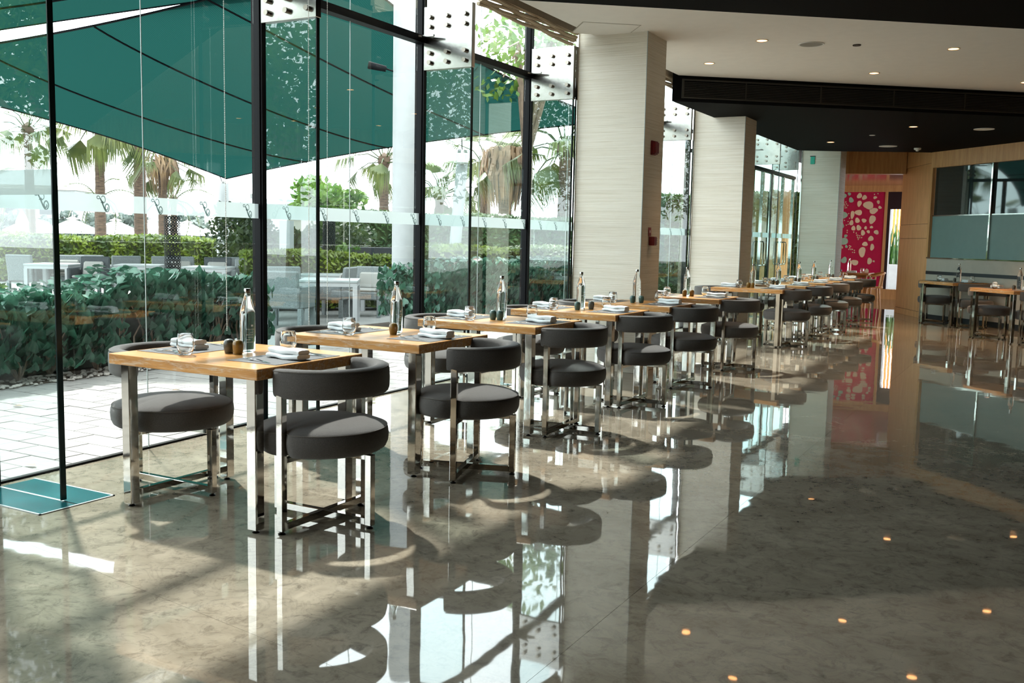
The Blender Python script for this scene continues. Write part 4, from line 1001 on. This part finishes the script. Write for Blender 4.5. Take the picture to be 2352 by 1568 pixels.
for (pr, x, y, a, lab) in (
    (AC, -9.95, 11.1, 200, 'light wicker armchair closest to the glass, behind the second fin'),
    (AC, -10.35, 13.55, 20, 'wicker armchair left of the white outdoor column'),
    (AC, -10.75, 13.1, -70, 'wicker armchair with a pale cushion behind the near patio table'),
    (ACD, -12.6, 14.2, 160, 'dark wicker armchair in front of the low clipped hedge'),
    (AC, -12.3, 15.9, 10, 'wicker armchair before the grey wall, left'), (AC, -11.2, 16.3, -15, 'wicker armchair before the grey wall, right'),
    (AC, -18.9, 13.1, 200, 'wicker armchair above the hedge, leftmost'), (AC, -18.1, 13.4, 40, 'wicker armchair above the hedge just right of the first fin edge'),
    (AC, -18.5, 14.4, 215, 'wicker armchair above the hedge, third from left'), (ACD, -17.0, 13.1, 30, 'grey wicker armchair low behind the hedge'),
    (AC, -17.8, 14.6, 240, 'wicker armchair with cushion left of the perforated lantern'), (AC, -17.2, 15.3, 220, 'wicker armchair right behind the perforated lantern'), (AC, -16.5, 15.1, 60, 'wicker armchair just right of the perforated lantern'),
    (AC, -16.1, 16.4, 215, 'pale wicker armchair right of the white sail pole'),
    (ACD, -15.8, 15.3, 30, 'dark chair back left of the white sail pole'), (AC, -14.6, 15.1, 40, 'wicker armchair just left of the second fin'), (AC, -10.9, 12.2, 60, 'wicker armchair beside the hedge end')):
    o = place(pr, (x, y, -.06), R(a)); tag(o, lab, 'armchair', 'wicker armchairs on the patio')
for (x, y, a, lab) in ((-10.0, 12.15, 35, 'white patio table behind the second fin'), (-17.9, 13.0, 30, 'white patio table above the hedge at the left'), (-16.8, 14.2, 40, 'white patio table by the perforated lantern'), (-11.5, 13.9, 30, 'white patio table near the dark armchair'), (-10.9, 15.0, 20, 'white patio table before the grey wall'), (-15.2, 14.6, 30, 'white patio table left of the sail pole')):
    o = place(PT, (x, y, -.06), R(a)); tag(o, lab, 'table', 'white patio tables')
# perforated lantern columns
def lantern(label, x, y, h, r):
    o = empty('lantern_column', (x, y, -.06)); tag(o, label, 'lantern', 'perforated lantern columns')
    mb = MB(); rows = int(h / .058); cols = 15; s_ = 2 * pi / cols
    for j in range(rows):
        for i in range(cols):
            ac = (i + .5 * (j % 2)) * s_; zc = (j + .5) * .058; k = rnd.uniform(.40, .74); m = 8; vo = []; vi = []
            for q in range(m):
                t = 2 * pi * q / m + .4; kx = max(abs(cos(t)), abs(sin(t)))
                a1 = ac + s_ * .5 * cos(t) / kx; z1 = zc + .029 * sin(t) / kx; a2 = ac + s_ * .5 * k * cos(t); z2 = zc + .029 * k * sin(t)
                vo.append((r * cos(a1), r * sin(a1), z1)); vi.append((r * cos(a2), r * sin(a2), z2))
            mb.add(vo + vi, [(q, (q + 1) % m, m + (q + 1) % m, m + q) for q in range(m)])
    mb.build('perforated_shell', 'lantern', o)
    MB().lathe([(0, h), (r, h), (r, h + .03), (0, h + .03)], 20).build('lid', 'lantern', o); MB().lathe([(0, 0), (r * 1.1, 0), (r * 1.1, .04), (0, .04)], 20).build('foot', 'lantern', o)
lantern('dark perforated lantern column above the hedge in the first big pane', -11.17, 10.02, 1.66, .115)
lantern('dark perforated lantern column behind the second fin edge', -12.1, 14.66, 1.80, .12)
bo = empty('white_bollard', (-13.36, 14.88, -.06), R(20)); tag(bo, 'square white bollard standing in the shrubs', 'bollard')
MB().box(-.11, .11, -.11, .11, 0, 1.66).build('post', 'outwhite', bo, bevel=.005); MB().box(-.16, .16, -.16, .16, 0, .95).build('plinth', 'patio', bo)
pw = empty('patio_wall', (-13.5, 16.1, 0), atan2(1.2, 1.6)); tag(pw, 'grey patio wall with a dark coping behind the wicker chairs', 'wall')
MB().box(0, 2.6, 0, .25, -.06, .94).build('masonry', pm('grey stone wall', (.28, .25, .22), .9, var=.25, scale=5, stretch=(1, 1, 4)), pw); MB().box(-.05, 2.65, -.05, .3, .94, 1.09).build('coping', 'stripe', pw)
# hazy trees far behind the beach
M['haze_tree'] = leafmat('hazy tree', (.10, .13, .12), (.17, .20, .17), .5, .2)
for (x, y) in ((-66, 41.6), (-65, 43.2), (-63.8, 44.8), (-62.7, 46.4), (-61.5, 48), (-60.1, 49.7), (-58.8, 51.3), (-57.3, 52.9), (-55.8, 54.5)):
    o = bush('distant_tree', 'hazy grey green tree behind the white beach parasols', 'tree', x, y, 1.3 + rnd.uniform(-.2, .4), 1.6, 1.6, 1.0, 700, .25, 'haze_tree', .1); o['group'] = 'hazy trees behind the parasols'
# white parasols over the beach
PRT = empty('parasol')
vs = []; fs = []
for k in range(8):
    a = 2 * pi * (k + .5) / 8; vs += [(1.45 * cos(a), 1.45 * sin(a), 2.0), (1.45 * cos(a), 1.45 * sin(a), 1.86), (.28 * cos(a), .28 * sin(a), 2.55)]
mb = MB().add(vs + [(0, 0, 2.66)], [(3 * k, 3 * ((k + 1) % 8), 3 * ((k + 1) % 8) + 2, 3 * k + 2) for k in range(8)] + [(3 * k + 1, 3 * ((k + 1) % 8) + 1, 3 * ((k + 1) % 8), 3 * k) for k in range(8)] + [(3 * k + 2, 3 * ((k + 1) % 8) + 2, 24) for k in range(8)])
mb.build('canopy', 'canvas', PRT)
MB().lathe([(0, 2.78), (.33, 2.66), (.33, 2.62), (0, 2.70)], 8).build('vent_cap', 'canvas', PRT); MB().tube([(0, 0, 0), (0, 0, 2.85)], .03, 8).build('pole', 'whiteplastic', PRT)
for (x, y, lab) in ((-50, 30.4, 'leftmost'), (-44.6, 31.2, 'behind the slim palm trunk'), (-46.4, 34.8, 'between the two palm trunks'), (-47.3, 38.3, 'right of the drooping palm trunk'), (-43.6, 37.8, 'left of the perforated lantern'), (-46.6, 43.0, 'behind the perforated lantern'), (-42.0, 41.2, 'beside the white sail pole'), (-51.8, 47.0, 'farthest right')):
    o = place(PRT, (x, y, -.72), rnd.uniform(0, 1)); tag(o, 'open white beach parasol, ' + lab, 'parasol', 'white beach parasols')
cp = empty('closed_parasol', (-31.33, 21.5, -.06)); tag(cp, 'closed cloth covered parasol beside the slim palm trunk', 'parasol')
MB().lathe([(0, .5), (.26, .5), (.24, 1.0), (.19, 1.5), (.20, 1.62), (.12, 1.85), (.05, 1.98), (0, 2.02)], 20, rf=lambda a: 1 + .12 * sin(6 * a)).build('folded_cloth', pm('grey canvas', (.42, .44, .40), .9), cp, smooth=True); MB().tube([(0, 0, 0), (0, 0, .5)], .04, 8).build('pole', 'whiteplastic', cp)
# far buildings
bd_ = empty('garden_pavilion', (-33.3, 37.3, 0), R(42)); tag(bd_, 'low white flat roofed pavilion beyond the garden', 'building')
MB().box(-3.2, 2.2, 0, 3, 0, 2.6).build('wall', 'outwhite', bd_); MB().box(-3.4, 2.4, -.3, 3.3, 2.6, 3.05).build('roof', 'outwhite', bd_, bevel=.2, seg=3); MB().box(-2.9, -1.9, -.02, 0, 1.9, 2.5).build('window', 'stripe', bd_)
MB().box(-1.9, -1.4, .5, 1, 3.05, 3.3).build('chimney', 'patio', bd_)
fb = empty('distant_house', (-66, 45, 0), R(35)); tag(fb, 'pale distant house at the far left behind the palms', 'building')
MB().box(-3, 4, 0, 5, -1, 4.2).build('wall', 'outwhite', fb); MB().prism([(-3.2, -.2), (4.2, -.2), (4.2, 5.2), (-3.2, 5.2)], 4.2, 4.5).build('roof', 'sand', fb)
MB().box(-1, 0, -.02, 0, 2.4, 3.4).build('window', 'stripe', fb); MB().box(1.5, 2.5, -.02, 0, 2.4, 3.4).build('window', 'stripe', fb)
gw = empty('garden_wall', (-18.0, 20.1, 0), R(35)); tag(gw, 'cream garden wall behind the bushes near the second fin', 'wall')
MB().box(0, 1.1, 0, .2, -.06, 1.75).build('masonry', 'bench', gw); MB().box(-.05, 1.15, -.04, .24, 1.75, 1.81).build('coping', 'outwhite', gw)
